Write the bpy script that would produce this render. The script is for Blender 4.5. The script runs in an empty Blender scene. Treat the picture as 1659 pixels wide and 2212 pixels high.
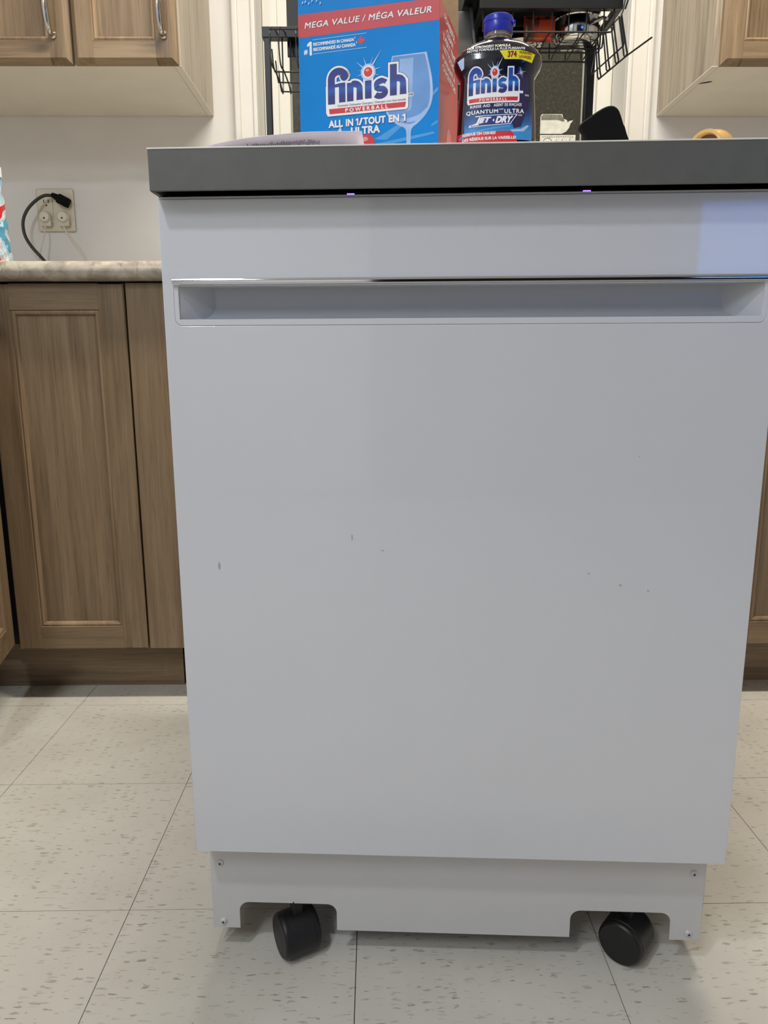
import bpy, bmesh, math, random
from mathutils import Vector, Matrix
random.seed(7)
PI = math.pi
C = bpy.context.scene.collection
SC = bpy.context.scene

# ------------------------------------------------------------------ camera, world, lights, exposure
cam_d = bpy.data.cameras.new('camera')
cam_d.sensor_fit = 'HORIZONTAL'; cam_d.sensor_width = 36.0
cam_d.lens = 36.0 * 1592.35 / 1659.0
cam_d.clip_start = 0.02
cam = bpy.data.objects.new('camera', cam_d); C.objects.link(cam)
_r = Vector((0.99992607, -0.01168014, -0.00338158))
_u = Vector((0.00560332, 0.19578739, 0.98063036))
_f = Vector((0.01079183, 0.98057681, -0.19583836))
m = Matrix(((_r.x, _u.x, -_f.x, 0), (_r.y, _u.y, -_f.y, 0), (_r.z, _u.z, -_f.z, 0.71338), (0, 0, 0, 1)))
cam.matrix_world = m
SC.camera = cam

w = bpy.data.worlds.new('night_world'); SC.world = w; w.use_nodes = True
w.node_tree.nodes['Background'].inputs[0].default_value = (0.02, 0.025, 0.035, 1)
w.node_tree.nodes['Background'].inputs[1].default_value = 0.25

def area(name, loc, size, power, col, rot=(0, 0, 0), shape='DISK', spread=PI, size_y=0.1):
    l = bpy.data.lights.new(name, 'AREA'); l.shape = shape; l.size = size; l.size_y = size_y; l.energy = power; l.color = col
    l.spread = spread
    o = bpy.data.objects.new(name, l); o.location = loc; o.rotation_euler = rot; C.objects.link(o)
    return o
# warm tube fixture over the work area, cooler tube fixture above the photographer
area('kitchen_tube_light', (0.24, 1.20, 2.345), 1.15, 39.0, (1.0, 0.945, 0.845), shape='RECTANGLE', size_y=0.11)
area('room_tube_light', (-0.95, -1.15, 2.345), 0.22, 21.0, (0.82, 0.90, 1.0), shape='RECTANGLE', size_y=0.85)
area('round_room_light', (-0.72, -0.27, 2.345), 0.16, 14.0, (0.84, 0.91, 1.0))
SC.view_settings.view_transform = 'Standard'
SC.view_settings.look = 'None'
SC.view_settings.gamma = 1.0
SC.view_settings.use_curve_mapping = False
SC.view_settings.exposure = 0.0

# ------------------------------------------------------------------ materials
def s2l(c):
    return tuple(((x / 255) / 12.92 if x / 255 <= 0.04045 else ((x / 255 + 0.055) / 1.055) ** 2.4) for x in c) + (1,)
def nodes(name):
    mt = bpy.data.materials.new(name); mt.use_nodes = True
    nt = mt.node_tree; return mt, nt, nt.nodes['Principled BSDF']
def N(nt, t, **kw):
    n = nt.nodes.new(t)
    for k, v in kw.items():
        if k.startswith('i_'):
            n.inputs[k[2:].replace('_', ' ')].default_value = v
        else: setattr(n, k, v)
    return n
def ramp(nt, stops):
    r = nt.nodes.new('ShaderNodeValToRGB'); e = r.color_ramp.elements
    while len(e) < len(stops): e.new(0.5)
    for i, (p, c) in enumerate(stops): e[i].position = p; e[i].color = c
    return r
def coords(nt, scale=(1, 1, 1), out='Object', rot=(0, 0, 0)):
    tc = nt.nodes.new('ShaderNodeTexCoord'); mp = nt.nodes.new('ShaderNodeMapping')
    mp.inputs['Scale'].default_value = scale; mp.inputs['Rotation'].default_value = rot
    nt.links.new(tc.outputs[out], mp.inputs[0]); return mp.outputs[0]
def worldco(nt, scale=(1, 1, 1)):
    g = nt.nodes.new('ShaderNodeNewGeometry'); mp = nt.nodes.new('ShaderNodeMapping')
    mp.inputs['Scale'].default_value = scale
    nt.links.new(g.outputs['Position'], mp.inputs[0]); return mp.outputs[0]
def bump(nt, b, h, strength=0.1, dist=0.001):
    bp = nt.nodes.new('ShaderNodeBump'); bp.inputs['Strength'].default_value = strength; bp.inputs['Distance'].default_value = dist
    nt.links.new(h, bp.inputs['Height']); nt.links.new(bp.outputs[0], b.inputs['Normal'])
def plain(name, rgb, rough=0.5, metal=0.0, coat=0.0, coat_rough=0.05, mottle=0.06, mscale=12, trans=0.0, spec=0.5, emit=None, es=0.0, bmp=0.0, bscale=400):
    """a principled material whose colour is broken up a little by noise"""
    mt, nt, b = nodes(name)
    c = s2l(rgb)
    n = N(nt, 'ShaderNodeTexNoise', i_Scale=mscale, i_Detail=3.0)
    nt.links.new(coords(nt), n.inputs['Vector'])
    lo = tuple(x * (1 - mottle) for x in c[:3]) + (1,); hi = tuple(min(1, x * (1 + mottle)) for x in c[:3]) + (1,)
    r = ramp(nt, [(0.3, lo), (0.7, hi)])
    nt.links.new(n.outputs[0], r.inputs[0]); nt.links.new(r.outputs[0], b.inputs['Base Color'])
    b.inputs['Roughness'].default_value = rough; b.inputs['Metallic'].default_value = metal
    b.inputs['Coat Weight'].default_value = coat; b.inputs['Coat Roughness'].default_value = coat_rough
    b.inputs['Transmission Weight'].default_value = trans
    b.inputs['Specular IOR Level'].default_value = spec
    if emit: b.inputs['Emission Color'].default_value = s2l(emit); b.inputs['Emission Strength'].default_value = es
    if bmp:
        n2 = N(nt, 'ShaderNodeTexNoise', i_Scale=bscale, i_Detail=2.0); nt.links.new(coords(nt), n2.inputs['Vector'])
        bump(nt, b, n2.outputs[0], bmp, 0.0005)
    return mt
def wood(name, axis, mid, dark, light, contrast=1.0):
    """stained oak: long grain along axis (0 x, 2 z), pores and slow colour drift, in world space so each piece differs"""
    mt, nt, b = nodes(name)
    s1 = [150, 150, 150]; s1[axis] = 4.5
    s2_ = [14, 14, 14]; s2_[axis] = 1.1
    s3 = [420, 420, 420]; s3[axis] = 16
    oi = nt.nodes.new('ShaderNodeObjectInfo')
    def co(s):
        v = worldco(nt, s)
        ad = nt.nodes.new('ShaderNodeVectorMath'); ad.operation = 'MULTIPLY_ADD'
        cb = nt.nodes.new('ShaderNodeCombineXYZ')
        for k in range(3): nt.links.new(oi.outputs['Random'], cb.inputs[k])
        ad.inputs[1].default_value = (31, 17, 23)
        nt.links.new(cb.outputs[0], ad.inputs[0]); nt.links.new(v, ad.inputs[2]); return ad.outputs[0]
    n1 = N(nt, 'ShaderNodeTexNoise', i_Scale=1.0, i_Detail=4.0, i_Roughness=0.65, i_Distortion=0.6)
    n2 = N(nt, 'ShaderNodeTexNoise', i_Scale=1.0, i_Detail=3.0, i_Distortion=1.2)
    n3 = N(nt, 'ShaderNodeTexNoise', i_Scale=1.0, i_Detail=2.0)
    nt.links.new(co(s1), n1.inputs['Vector']); nt.links.new(co(s2_), n2.inputs['Vector']); nt.links.new(co(s3), n3.inputs['Vector'])
    r1 = ramp(nt, [(0.25, s2l(dark)), (0.5, s2l(mid)), (0.78, s2l(light))])
    a = nt.nodes.new('ShaderNodeMath'); a.operation = 'MULTIPLY_ADD'; a.inputs[1].default_value = 0.45 * contrast
    a2 = nt.nodes.new('ShaderNodeMath'); a2.operation = 'MULTIPLY_ADD'; a2.inputs[1].default_value = 0.65; a2.inputs[2].default_value = 0.5 - 0.5 * 0.65 - 0.5 * 0.45 * contrast
    nt.links.new(n2.outputs[0], a2.inputs[0]); nt.links.new(n1.outputs[0], a.inputs[0]); nt.links.new(a2.outputs[0], a.inputs[2])
    nt.links.new(a.outputs[0], r1.inputs[0])
    pr = ramp(nt, [(0.60, (1, 1, 1, 1)), (0.72, (0.62, 0.58, 0.54, 1))])
    nt.links.new(n3.outputs[0], pr.inputs[0])
    mx = nt.nodes.new('ShaderNodeMix'); mx.data_type = 'RGBA'; mx.blend_type = 'MULTIPLY'; mx.inputs[0].default_value = 0.6
    nt.links.new(r1.outputs[0], mx.inputs[6]); nt.links.new(pr.outputs[0], mx.inputs[7])
    nt.links.new(mx.outputs[2], b.inputs['Base Color'])
    b.inputs['Roughness'].default_value = 0.42; b.inputs['Specular IOR Level'].default_value = 0.4
    bump(nt, b, n3.outputs[0], 0.12, 0.0004)
    return mt

M = {}
_mid, _dk, _lt = (134, 113, 87), (86, 68, 50), (166, 144, 114)
M['wood_v'] = wood('oak_upright', 2, _mid, _dk, _lt)
M['wood_h'] = wood('oak_lying', 0, _mid, _dk, _lt)
M['wood_side'] = wood('oak_side_panel', 2, (172, 160, 142), (112, 98, 82), (190, 178, 160), 1.3)
M['wood_bead'] = wood('oak_bead', 2, (150, 126, 98), (100, 80, 58), (184, 158, 126))
M['wall'] = plain('wall_paint', (220, 218, 214), 0.5, mottle=0.02, bmp=0.05, bscale=250)
M['dimwall'] = plain('added_dark_room_paint', (60, 50, 44), 0.8)  # dark colour stands in for missing light in the added room
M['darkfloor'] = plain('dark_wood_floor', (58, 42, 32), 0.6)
M['trimpaint'] = plain('trim_paint', (212, 208, 200), 0.35, mottle=0.02)
M['vinyl'] = plain('window_vinyl', (216, 214, 203), 0.35, mottle=0.02)
M['ceil'] = plain('ceiling_paint', (225, 220, 210), 0.8, mottle=0.02)
M['shadowwood'] = plain('shade_painted_carcass', (30, 25, 21), 0.7)  # near black instead of oak: shade of the corner gap put into the colour
M['melamine'] = plain('melamine_underside', (224, 218, 206), 0.45, mottle=0.03)
M['dark'] = plain('dark_gap', (18, 16, 15), 0.8)
M['applwhite'] = plain('appliance_white', (208, 209, 213), 0.33, coat=0.55, coat_rough=0.16, mottle=0.012, mscale=4)
M['panelwhite'] = plain('control_panel_white', (208, 209, 213), 0.28, coat=0.75, coat_rough=0.03, mottle=0.012, mscale=4)
M['kickwhite'] = plain('kick_plate_white', (202, 200, 198), 0.35, coat=0.3, coat_rough=0.2, mottle=0.012)
M['pocket'] = plain('handle_pocket_plastic', (186, 189, 194), 0.38, mottle=0.01)
M['chrome'] = plain('polished_chrome', (225, 225, 228), 0.06, metal=1.0, mottle=0.01)
M['nickel'] = plain('satin_nickel', (200, 195, 188), 0.16, metal=1.0, mottle=0.02)
M['steel'] = plain('stainless_steel', (195, 195, 195), 0.13, metal=1.0, mottle=0.05)
M['lidgrey'] = plain('worktop_edge_grey', (95, 95, 90), 0.42, mottle=0.05, mscale=60, bmp=0.05, bscale=900)
M['lidtop'] = plain('worktop_surface', (222, 220, 216), 0.35)
M['black'] = plain('black_plastic', (20, 21, 22), 0.4, mottle=0.1)
M['blackmatte'] = plain('black_rubber', (5, 5, 6), 0.8, spec=0.2, mottle=0.1)
M['blackmetal'] = plain('black_coated_metal', (14, 15, 16), 0.35, metal=0.2, mottle=0.2, mscale=60)
M['casterblack'] = plain('caster_plastic', (13, 13, 14), 0.45)
M['screw'] = plain('screw_zinc', (150, 148, 145), 0.3, metal=0.8)
M['plate'] = plain('ivory_cover_plate', (214, 206, 184), 0.4, mottle=0.02)
M['plugwhite'] = plain('white_adapter', (212, 206, 190), 0.4, mottle=0.02)
M['cable'] = plain('cable_black', (44, 46, 44), 0.5)
M['kraft'] = plain('kraft_cardboard', (206, 162, 112), 0.8, mottle=0.08, mscale=90)
M['boxblue'] = plain('carton_print_blue', (0, 132, 212), 0.5, coat=0.03, coat_rough=0.3, spec=0.2, mottle=0.06, mscale=14, bmp=0.15, bscale=60)
M['boxred'] = plain('carton_print_red', (196, 48, 56), 0.4, coat=0.2, mottle=0.05, mscale=20)
M['pwhite'] = plain('print_white', (236, 236, 238), 0.45)
M['pnavy'] = plain('print_navy', (28, 44, 122), 0.4)
M['pmid'] = plain('print_mid_blue', (20, 92, 178), 0.4)
M['pred'] = plain('print_red', (205, 46, 52), 0.4)
M['pdeep'] = plain('print_dark_red', (130, 22, 32), 0.4)
M['ppink'] = plain('print_pale_red', (236, 140, 136), 0.4)
M['pyellow'] = plain('print_yellow', (222, 214, 30), 0.4)
M['pblack'] = plain('print_black', (30, 30, 38), 0.5)
M['pglass'] = plain('print_glass_blue', (96, 146, 206), 0.4, mottle=0.18, mscale=18)
M['pglass2'] = plain('print_glass_pale', (170, 190, 228), 0.4, mottle=0.12, mscale=30)
M['pglow'] = plain('print_glow', (176, 208, 238), 0.4, mottle=0.1, mscale=60)
M['pray'] = plain('print_ray', (64, 150, 216), 0.4, mottle=0.12, mscale=30)
M['lblnavy'] = plain('label_night_blue', (12, 15, 32), 0.25, coat=0.4, coat_rough=0.08, mottle=0.3, mscale=12)
M['lblpurple'] = plain('label_glass_violet', (48, 42, 78), 0.3, mottle=0.35, mscale=30)
M['liquid'] = plain('dark_rinse_liquid', (20, 8, 18), 0.12, coat=1.0, coat_rough=0.03, mottle=0.35, mscale=25)
M['clearplast'] = plain('clear_bottle_plastic', (205, 196, 178), 0.06, trans=0.8, mottle=0.05)
M['cap'] = plain('blue_cap', (36, 48, 168), 0.3, mottle=0.04)
M['paper'] = plain('paper', (214, 204, 216), 0.7, mottle=0.06, mscale=40)
M['sticker'] = plain('torn_sticker', (206, 204, 192), 0.6, mottle=0.12, mscale=60)
M['stickergrey'] = plain('sticker_residue', (110, 110, 98), 0.7, mottle=0.3, mscale=120)
M['amber'] = plain('amber_plastic', (216, 172, 104), 0.12, coat=0.8, mottle=0.06)
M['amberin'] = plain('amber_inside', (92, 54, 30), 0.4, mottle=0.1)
M['lampglass'] = plain('lamp_diffuser', (255, 240, 215), 0.5, emit=(255, 226, 180), es=1.6)
M['lampglass2'] = plain('lamp_diffuser_cool', (240, 245, 255), 0.5, emit=(220, 232, 255), es=1.6)
M['led'] = plain('violet_led', (80, 60, 255), 0.5, emit=(74, 52, 255), es=14.0)
M['screen'] = plain('television_screen', (30, 60, 160), 0.2, emit=(70, 140, 255), es=4.5, mottle=0.5, mscale=3)

# beige laminate worktop
mt, nt, b = nodes('marbled_laminate')
n = N(nt, 'ShaderNodeTexNoise', i_Scale=26.0, i_Detail=7.0, i_Roughness=0.6, i_Distortion=0.7)
nt.links.new(coords(nt), n.inputs['Vector'])
r = ramp(nt, [(0.30, s2l((140, 128, 114))), (0.5, s2l((184, 175, 158))), (0.68, s2l((214, 205, 186)))])
nt.links.new(n.outputs[0], r.inputs[0])
v = N(nt, 'ShaderNodeTexNoise', i_Scale=5.0, i_Detail=6.0, i_Distortion=3.0); nt.links.new(coords(nt), v.inputs['Vector'])
vr = ramp(nt, [(0.485, (1, 1, 1, 1)), (0.5, (0.62, 0.52, 0.45, 1)), (0.515, (1, 1, 1, 1))]); nt.links.new(v.outputs[0], vr.inputs[0])
mx = nt.nodes.new('ShaderNodeMix'); mx.data_type = 'RGBA'; mx.blend_type = 'MULTIPLY'; mx.inputs[0].default_value = 0.7
nt.links.new(r.outputs[0], mx.inputs[6]); nt.links.new(vr.outputs[0], mx.inputs[7]); nt.links.new(mx.outputs[2], b.inputs['Base Color'])
b.inputs['Roughness'].default_value = 0.28; M['laminate'] = mt

# vinyl tile: cream with short olive flecks lying mostly across the room
mt, nt, b = nodes('flecked_vinyl_tile')
def flecks(sx, sy, rand_keep, width, seed):
    wc = worldco(nt, (sx, sy, 1)); 
    wn = N(nt, 'ShaderNodeTexNoise', i_Scale=1.6, i_Detail=3.5); nt.links.new(wc, wn.inputs['Vector'])
    ad = nt.nodes.new('ShaderNodeVectorMath'); ad.operation = 'MULTIPLY_ADD'; ad.inputs[1].default_value = (1.3, 1.6, 0)
    nt.links.new(wn.outputs[1], ad.inputs[0])
    of = nt.nodes.new('ShaderNodeVectorMath'); of.operation = 'ADD'; of.inputs[1].default_value = (seed, seed * 1.7, 0)
    nt.links.new(wc, of.inputs[0]); nt.links.new(of.outputs[0], ad.inputs[2])
    vo = N(nt, 'ShaderNodeTexVoronoi', i_Scale=1.0); vo.voronoi_dimensions = '2D'; nt.links.new(ad.outputs[0], vo.inputs['Vector'])
    sp = nt.nodes.new('ShaderNodeSeparateColor'); nt.links.new(vo.outputs['Color'], sp.inputs[0])
    # per-cell size
    th = nt.nodes.new('ShaderNodeMapRange'); th.inputs[1].default_value = 1 - rand_keep; th.inputs[2].default_value = 1.0
    th.inputs[3].default_value = 0.0; th.inputs[4].default_value = width
    nt.links.new(sp.outputs[0], th.inputs[0])
    sb = nt.nodes.new('ShaderNodeMath'); sb.operation = 'SUBTRACT'; nt.links.new(th.outputs[0], sb.inputs[0]); nt.links.new(vo.outputs['Distance'], sb.inputs[1])
    mr = nt.nodes.new('ShaderNodeMapRange'); mr.inputs[1].default_value = 0.0; mr.inputs[2].default_value = 0.06
    nt.links.new(sb.outputs[0], mr.inputs[0])
    ml = nt.nodes.new('ShaderNodeMath'); ml.operation = 'MULTIPLY'; nt.links.new(mr.outputs[0], ml.inputs[0])
    m2 = nt.nodes.new('ShaderNodeMapRange'); m2.inputs[3].default_value = 0.15; m2.inputs[4].default_value = 0.8; nt.links.new(sp.outputs[1], m2.inputs[0])
    nt.links.new(m2.outputs[0], ml.inputs[1]); return ml.outputs[0], sp.outputs[2]
f1, c1 = flecks(58, 250, 0.55, 0.36, 3.1)
f2, c2 = flecks(32, 130, 0.34, 0.24, 9.7)
bn = N(nt, 'ShaderNodeTexNoise', i_Scale=6.0, i_Detail=4.0); nt.links.new(worldco(nt), bn.inputs['Vector'])
base = ramp(nt, [(0.3, s2l((205, 199, 186))), (0.7, s2l((217, 212, 200)))]); nt.links.new(bn.outputs[0], base.inputs[0])
fc = ramp(nt, [(0.2, s2l((136, 128, 114))), (0.6, s2l((158, 150, 134))), (0.9, s2l((168, 156, 126)))]); nt.links.new(c1, fc.inputs[0])
mx = nt.nodes.new('ShaderNodeMix'); mx.data_type = 'RGBA'
nt.links.new(f1, mx.inputs[0]); nt.links.new(base.outputs[0], mx.inputs[6]); nt.links.new(fc.outputs[0], mx.inputs[7])
mx2 = nt.nodes.new('ShaderNodeMix'); mx2.data_type = 'RGBA'
nt.links.new(f2, mx2.inputs[0]); nt.links.new(mx.outputs[2], mx2.inputs[6]); mx2.inputs[7].default_value = s2l((168, 156, 134))
nt.links.new(mx2.outputs[2], b.inputs['Base Color']); b.inputs['Roughness'].default_value = 0.42
b.inputs['Specular IOR Level'].default_value = 0.4
M['tile'] = mt

# dusty window glass over the night
mt, nt, b = nodes('dusty_night_glass')
n = N(nt, 'ShaderNodeTexNoise', i_Scale=130.0, i_Detail=3.0); nt.links.new(coords(nt), n.inputs['Vector'])
r = ramp(nt, [(0.4, s2l((64, 62, 54))), (0.66, s2l((78, 76, 66))), (0.78, s2l((112, 110, 96)))])
nt.links.new(n.outputs[0], r.inputs[0]); nt.links.new(r.outputs[0], b.inputs['Base Color'])
b.inputs['Roughness'].default_value = 0.12; b.inputs['Transmission Weight'].default_value = 0.25
M['glass'] = mt

# bottle label: night blue running to mid blue near its foot (flat print)
mt, nt, b = nodes('label_print')
tc = nt.nodes.new('ShaderNodeTexCoord'); sp = nt.nodes.new('ShaderNodeSeparateXYZ'); nt.links.new(tc.outputs['Object'], sp.inputs[0])
r = ramp(nt, [(0.0, s2l((60, 140, 205))), (0.11, s2l((38, 92, 160))), (0.25, s2l((26, 46, 96))), (0.45, s2l((14, 19, 42))), (1.0, s2l((9, 11, 24)))])
mr = nt.nodes.new('ShaderNodeMapRange'); mr.inputs[1].default_value = 0.062; mr.inputs[2].default_value = 0.148
nt.links.new(sp.outputs[2], mr.inputs[0]); nt.links.new(mr.outputs[0], r.inputs[0]); nt.links.new(r.outputs[0], b.inputs['Base Color'])
b.inputs['Roughness'].default_value = 0.2; b.inputs['Coat Weight'].default_value = 0.5; M['label'] = mt

# crinkled snack bag print
mt, nt, b = nodes('snack_bag_print')
n = N(nt, 'ShaderNodeTexNoise', i_Scale=24.0, i_Detail=2.0, i_Distortion=1.5); nt.links.new(coords(nt), n.inputs['Vector'])
r = ramp(nt, [(0.0, s2l((84, 150, 176))), (0.42, s2l((176, 198, 206))), (0.52, s2l((214, 216, 218))), (0.60, s2l((206, 44, 40)))]); r.color_ramp.interpolation = 'CONSTANT'
nt.links.new(n.outputs[0], r.inputs[0]); nt.links.new(r.outputs[0], b.inputs['Base Color']); b.inputs['Roughness'].default_value = 0.25
M['bag'] = mt
# orange packet colours, standing in for red reflections in the steel pot
mt, nt, b = nodes('orange_reflection_print')
n = N(nt, 'ShaderNodeTexNoise', i_Scale=60.0, i_Detail=2.0); nt.links.new(coords(nt, (1, 1, 0.3)), n.inputs['Vector'])
r = ramp(nt, [(0.0, s2l((40, 36, 34))), (0.47, s2l((84, 46, 36))), (0.53, s2l((172, 62, 34)))]); nt.links.new(n.outputs[0], r.inputs[0])
nt.links.new(r.outputs[0], b.inputs['Base Color']); b.inputs['Roughness'].default_value = 0.2; M['packet'] = mt

# ------------------------------------------------------------------ mesh helpers
def tag(o, label=None, cat=None, group=None, kind=None):
    if label: o['label'] = label
    if cat: o['category'] = cat
    if group: o['group'] = group
    if kind: o['kind'] = kind
    return o
def empty(name, loc, label=None, cat=None, rz=0, group=None):
    o = bpy.data.objects.new(name, None); C.objects.link(o); o.location = loc; o.rotation_euler = (0, 0, rz)
    o.empty_display_size = 0.05
    return tag(o, label, cat, group)
def link(name, me, mat, parent=None, smooth=False):
    o = bpy.data.objects.new(name, me); C.objects.link(o)
    if mat is not None and not me.materials: me.materials.append(M[mat] if isinstance(mat, str) else mat)
    if smooth:
        for p in me.polygons: p.use_smooth = True
    if parent is not None: o.parent = parent
    return o
class B:
    """collects shapes and links them as one mesh"""
    def __init__(s): s.bm = bmesh.new()
    def box(s, x0, x1, y0, y1, z0, z1, bev=0.0, seg=2):
        r = bmesh.ops.create_cube(s.bm, size=1.0)
        vs = r['verts']
        for v in vs: v.co = Vector((x0 + (v.co.x + .5) * (x1 - x0), y0 + (v.co.y + .5) * (y1 - y0), z0 + (v.co.z + .5) * (z1 - z0)))
        if bev:
            es = list({e for v in vs for e in v.link_edges})
            bmesh.ops.bevel(s.bm, geom=es, offset=bev, segments=seg, affect='EDGES', profile=0.5)
        return s
    def tube(s, pts, r, n=8, cap=True, closed=False):
        pts = [Vector(p) for p in pts]; rings = []
        k = len(pts); up = None
        for i, p in enumerate(pts):
            if closed: t = pts[(i + 1) % k] - pts[i - 1]
            else: t = pts[min(i + 1, k - 1)] - pts[max(i - 1, 0)]
            t.normalize()
            if up is None:
                up = Vector((0, 0, 1)) if abs(t.z) < 0.9 else Vector((1, 0, 0))
            a = t.cross(up); 
            if a.length < 1e-6: a = t.orthogonal()
            a.normalize(); bb = a.cross(t).normalized(); up = bb
            rr = r[i] if isinstance(r, (list, tuple)) else r
            rings.append([s.bm.verts.new(p + (a * math.cos(2 * PI * j / n) + bb * math.sin(2 * PI * j / n)) * rr) for j in range(n)])
        m = k if closed else k - 1
        for i in range(m):
            A, D = rings[i], rings[(i + 1) % k]
            for j in range(n): s.bm.faces.new((A[j], A[(j + 1) % n], D[(j + 1) % n], D[j]))
        if cap and not closed:
            s.bm.faces.new(rings[0][::-1]); s.bm.faces.new(rings[-1])
        return s
    def lathe(s, prof, n=32, axis='z', at=(0, 0, 0), mat=None, capends=True):
        rings = []
        for (r, h) in prof:
            ring = []
            for j in range(n):
                a = 2 * PI * j / n
                p = Vector((r * math.cos(a), r * math.sin(a), h))
                if mat is not None: p = mat @ p
                ring.append(s.bm.verts.new(p + Vector(at)))
            rings.append(ring)
        for i in range(len(rings) - 1):
            for j in range(n): s.bm.faces.new((rings[i][j], rings[i][(j + 1) % n], rings[i + 1][(j + 1) % n], rings[i + 1][j]))
        if capends:
            s.bm.faces.new(rings[0][::-1]); s.bm.faces.new(rings[-1])
        return s
    def prism_x(s, prof, x0, x1):
        """profile of (y, z) pairs swept along x"""
        a = [s.bm.verts.new((x0, y, z)) for y, z in prof]; b_ = [s.bm.verts.new((x1, y, z)) for y, z in prof]
        n = len(prof)
        for i in range(n): s.bm.faces.new((a[i], a[(i + 1) % n], b_[(i + 1) % n], b_[i]))
        s.bm.faces.new(a[::-1]); s.bm.faces.new(b_); return s
    def build(s, name, mat, parent=None, smooth=False, loc=None):
        bmesh.ops.recalc_face_normals(s.bm, faces=s.bm.faces)
        me = bpy.data.meshes.new(name); s.bm.to_mesh(me); s.bm.free()
        o = link(name, me, mat, parent)
        if smooth:
            for p in me.polygons: p.use_smooth = True
            try: me.set_sharp_from_angle(angle=math.radians(38))
            except Exception: pass
        if loc: o.location = loc
        return o
def rrect(x0, x1, y0, y1, r, n=6):
    pts = []
    for cx, cy, a0 in ((x1 - r, y0 + r, -90), (x1 - r, y1 - r, 0), (x0 + r, y1 - r, 90), (x0 + r, y0 + r, 180)):
        for i in range(n + 1):
            a = math.radians(a0 + 90 * i / n); pts.append((cx + r * math.cos(a), cy + r * math.sin(a)))
    return pts
def curve_mesh(loops, ext, bev=0.0):
    cu = bpy.data.curves.new('outline', 'CURVE'); cu.dimensions = '2D'; cu.fill_mode = 'BOTH'
    cu.extrude = ext; cu.bevel_depth = bev; cu.bevel_resolution = 1
    for L in loops:
        sp = cu.splines.new('POLY'); sp.points.add(len(L) - 1); sp.use_cyclic_u = True
        for p, q in zip(sp.points, L): p.co = (q[0], q[1], 0, 1)
    o = bpy.data.objects.new('outline', cu); C.objects.link(o)
    dg = bpy.context.evaluated_depsgraph_get(); me = bpy.data.meshes.new_from_object(o.evaluated_get(dg))
    bpy.data.objects.remove(o); bpy.data.curves.remove(cu); return me
def plate(name, loops, y0, y1, mat, parent, bev=0.0):
    """flat panel in the x z plane, possibly with holes, from depth y0 to y1"""
    me = curve_mesh(loops, (y1 - y0) / 2 - bev, bev)
    for v in me.vertices: v.co = Vector((v.co.x, (y0 + y1) / 2 - v.co.z, v.co.y))
    me.materials.clear()
    return link(name, me, mat, parent)
_txt = {}
def text_geo(s, bold=0.0, shear=0.0, space=1.0):
    key = (s, bold, shear, space)
    if key in _txt: return _txt[key]
    cu = bpy.data.curves.new('lettering', 'FONT'); cu.body = s; cu.size = 1.0; cu.shear = shear; cu.space_character = space
    cu.offset = bold; cu.fill_mode = 'FRONT'; cu.resolution_u = 3
    o = bpy.data.objects.new('lettering', cu); C.objects.link(o)
    dg = bpy.context.evaluated_depsgraph_get(); me = bpy.data.meshes.new_from_object(o.evaluated_get(dg))
    vs = [(v.co.x, v.co.y) for v in me.vertices]; fs = [tuple(p.vertices) for p in me.polygons]
    bpy.data.objects.remove(o); bpy.data.curves.remove(cu); bpy.data.meshes.remove(me)
    _txt[key] = (vs, fs); return vs, fs
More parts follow.
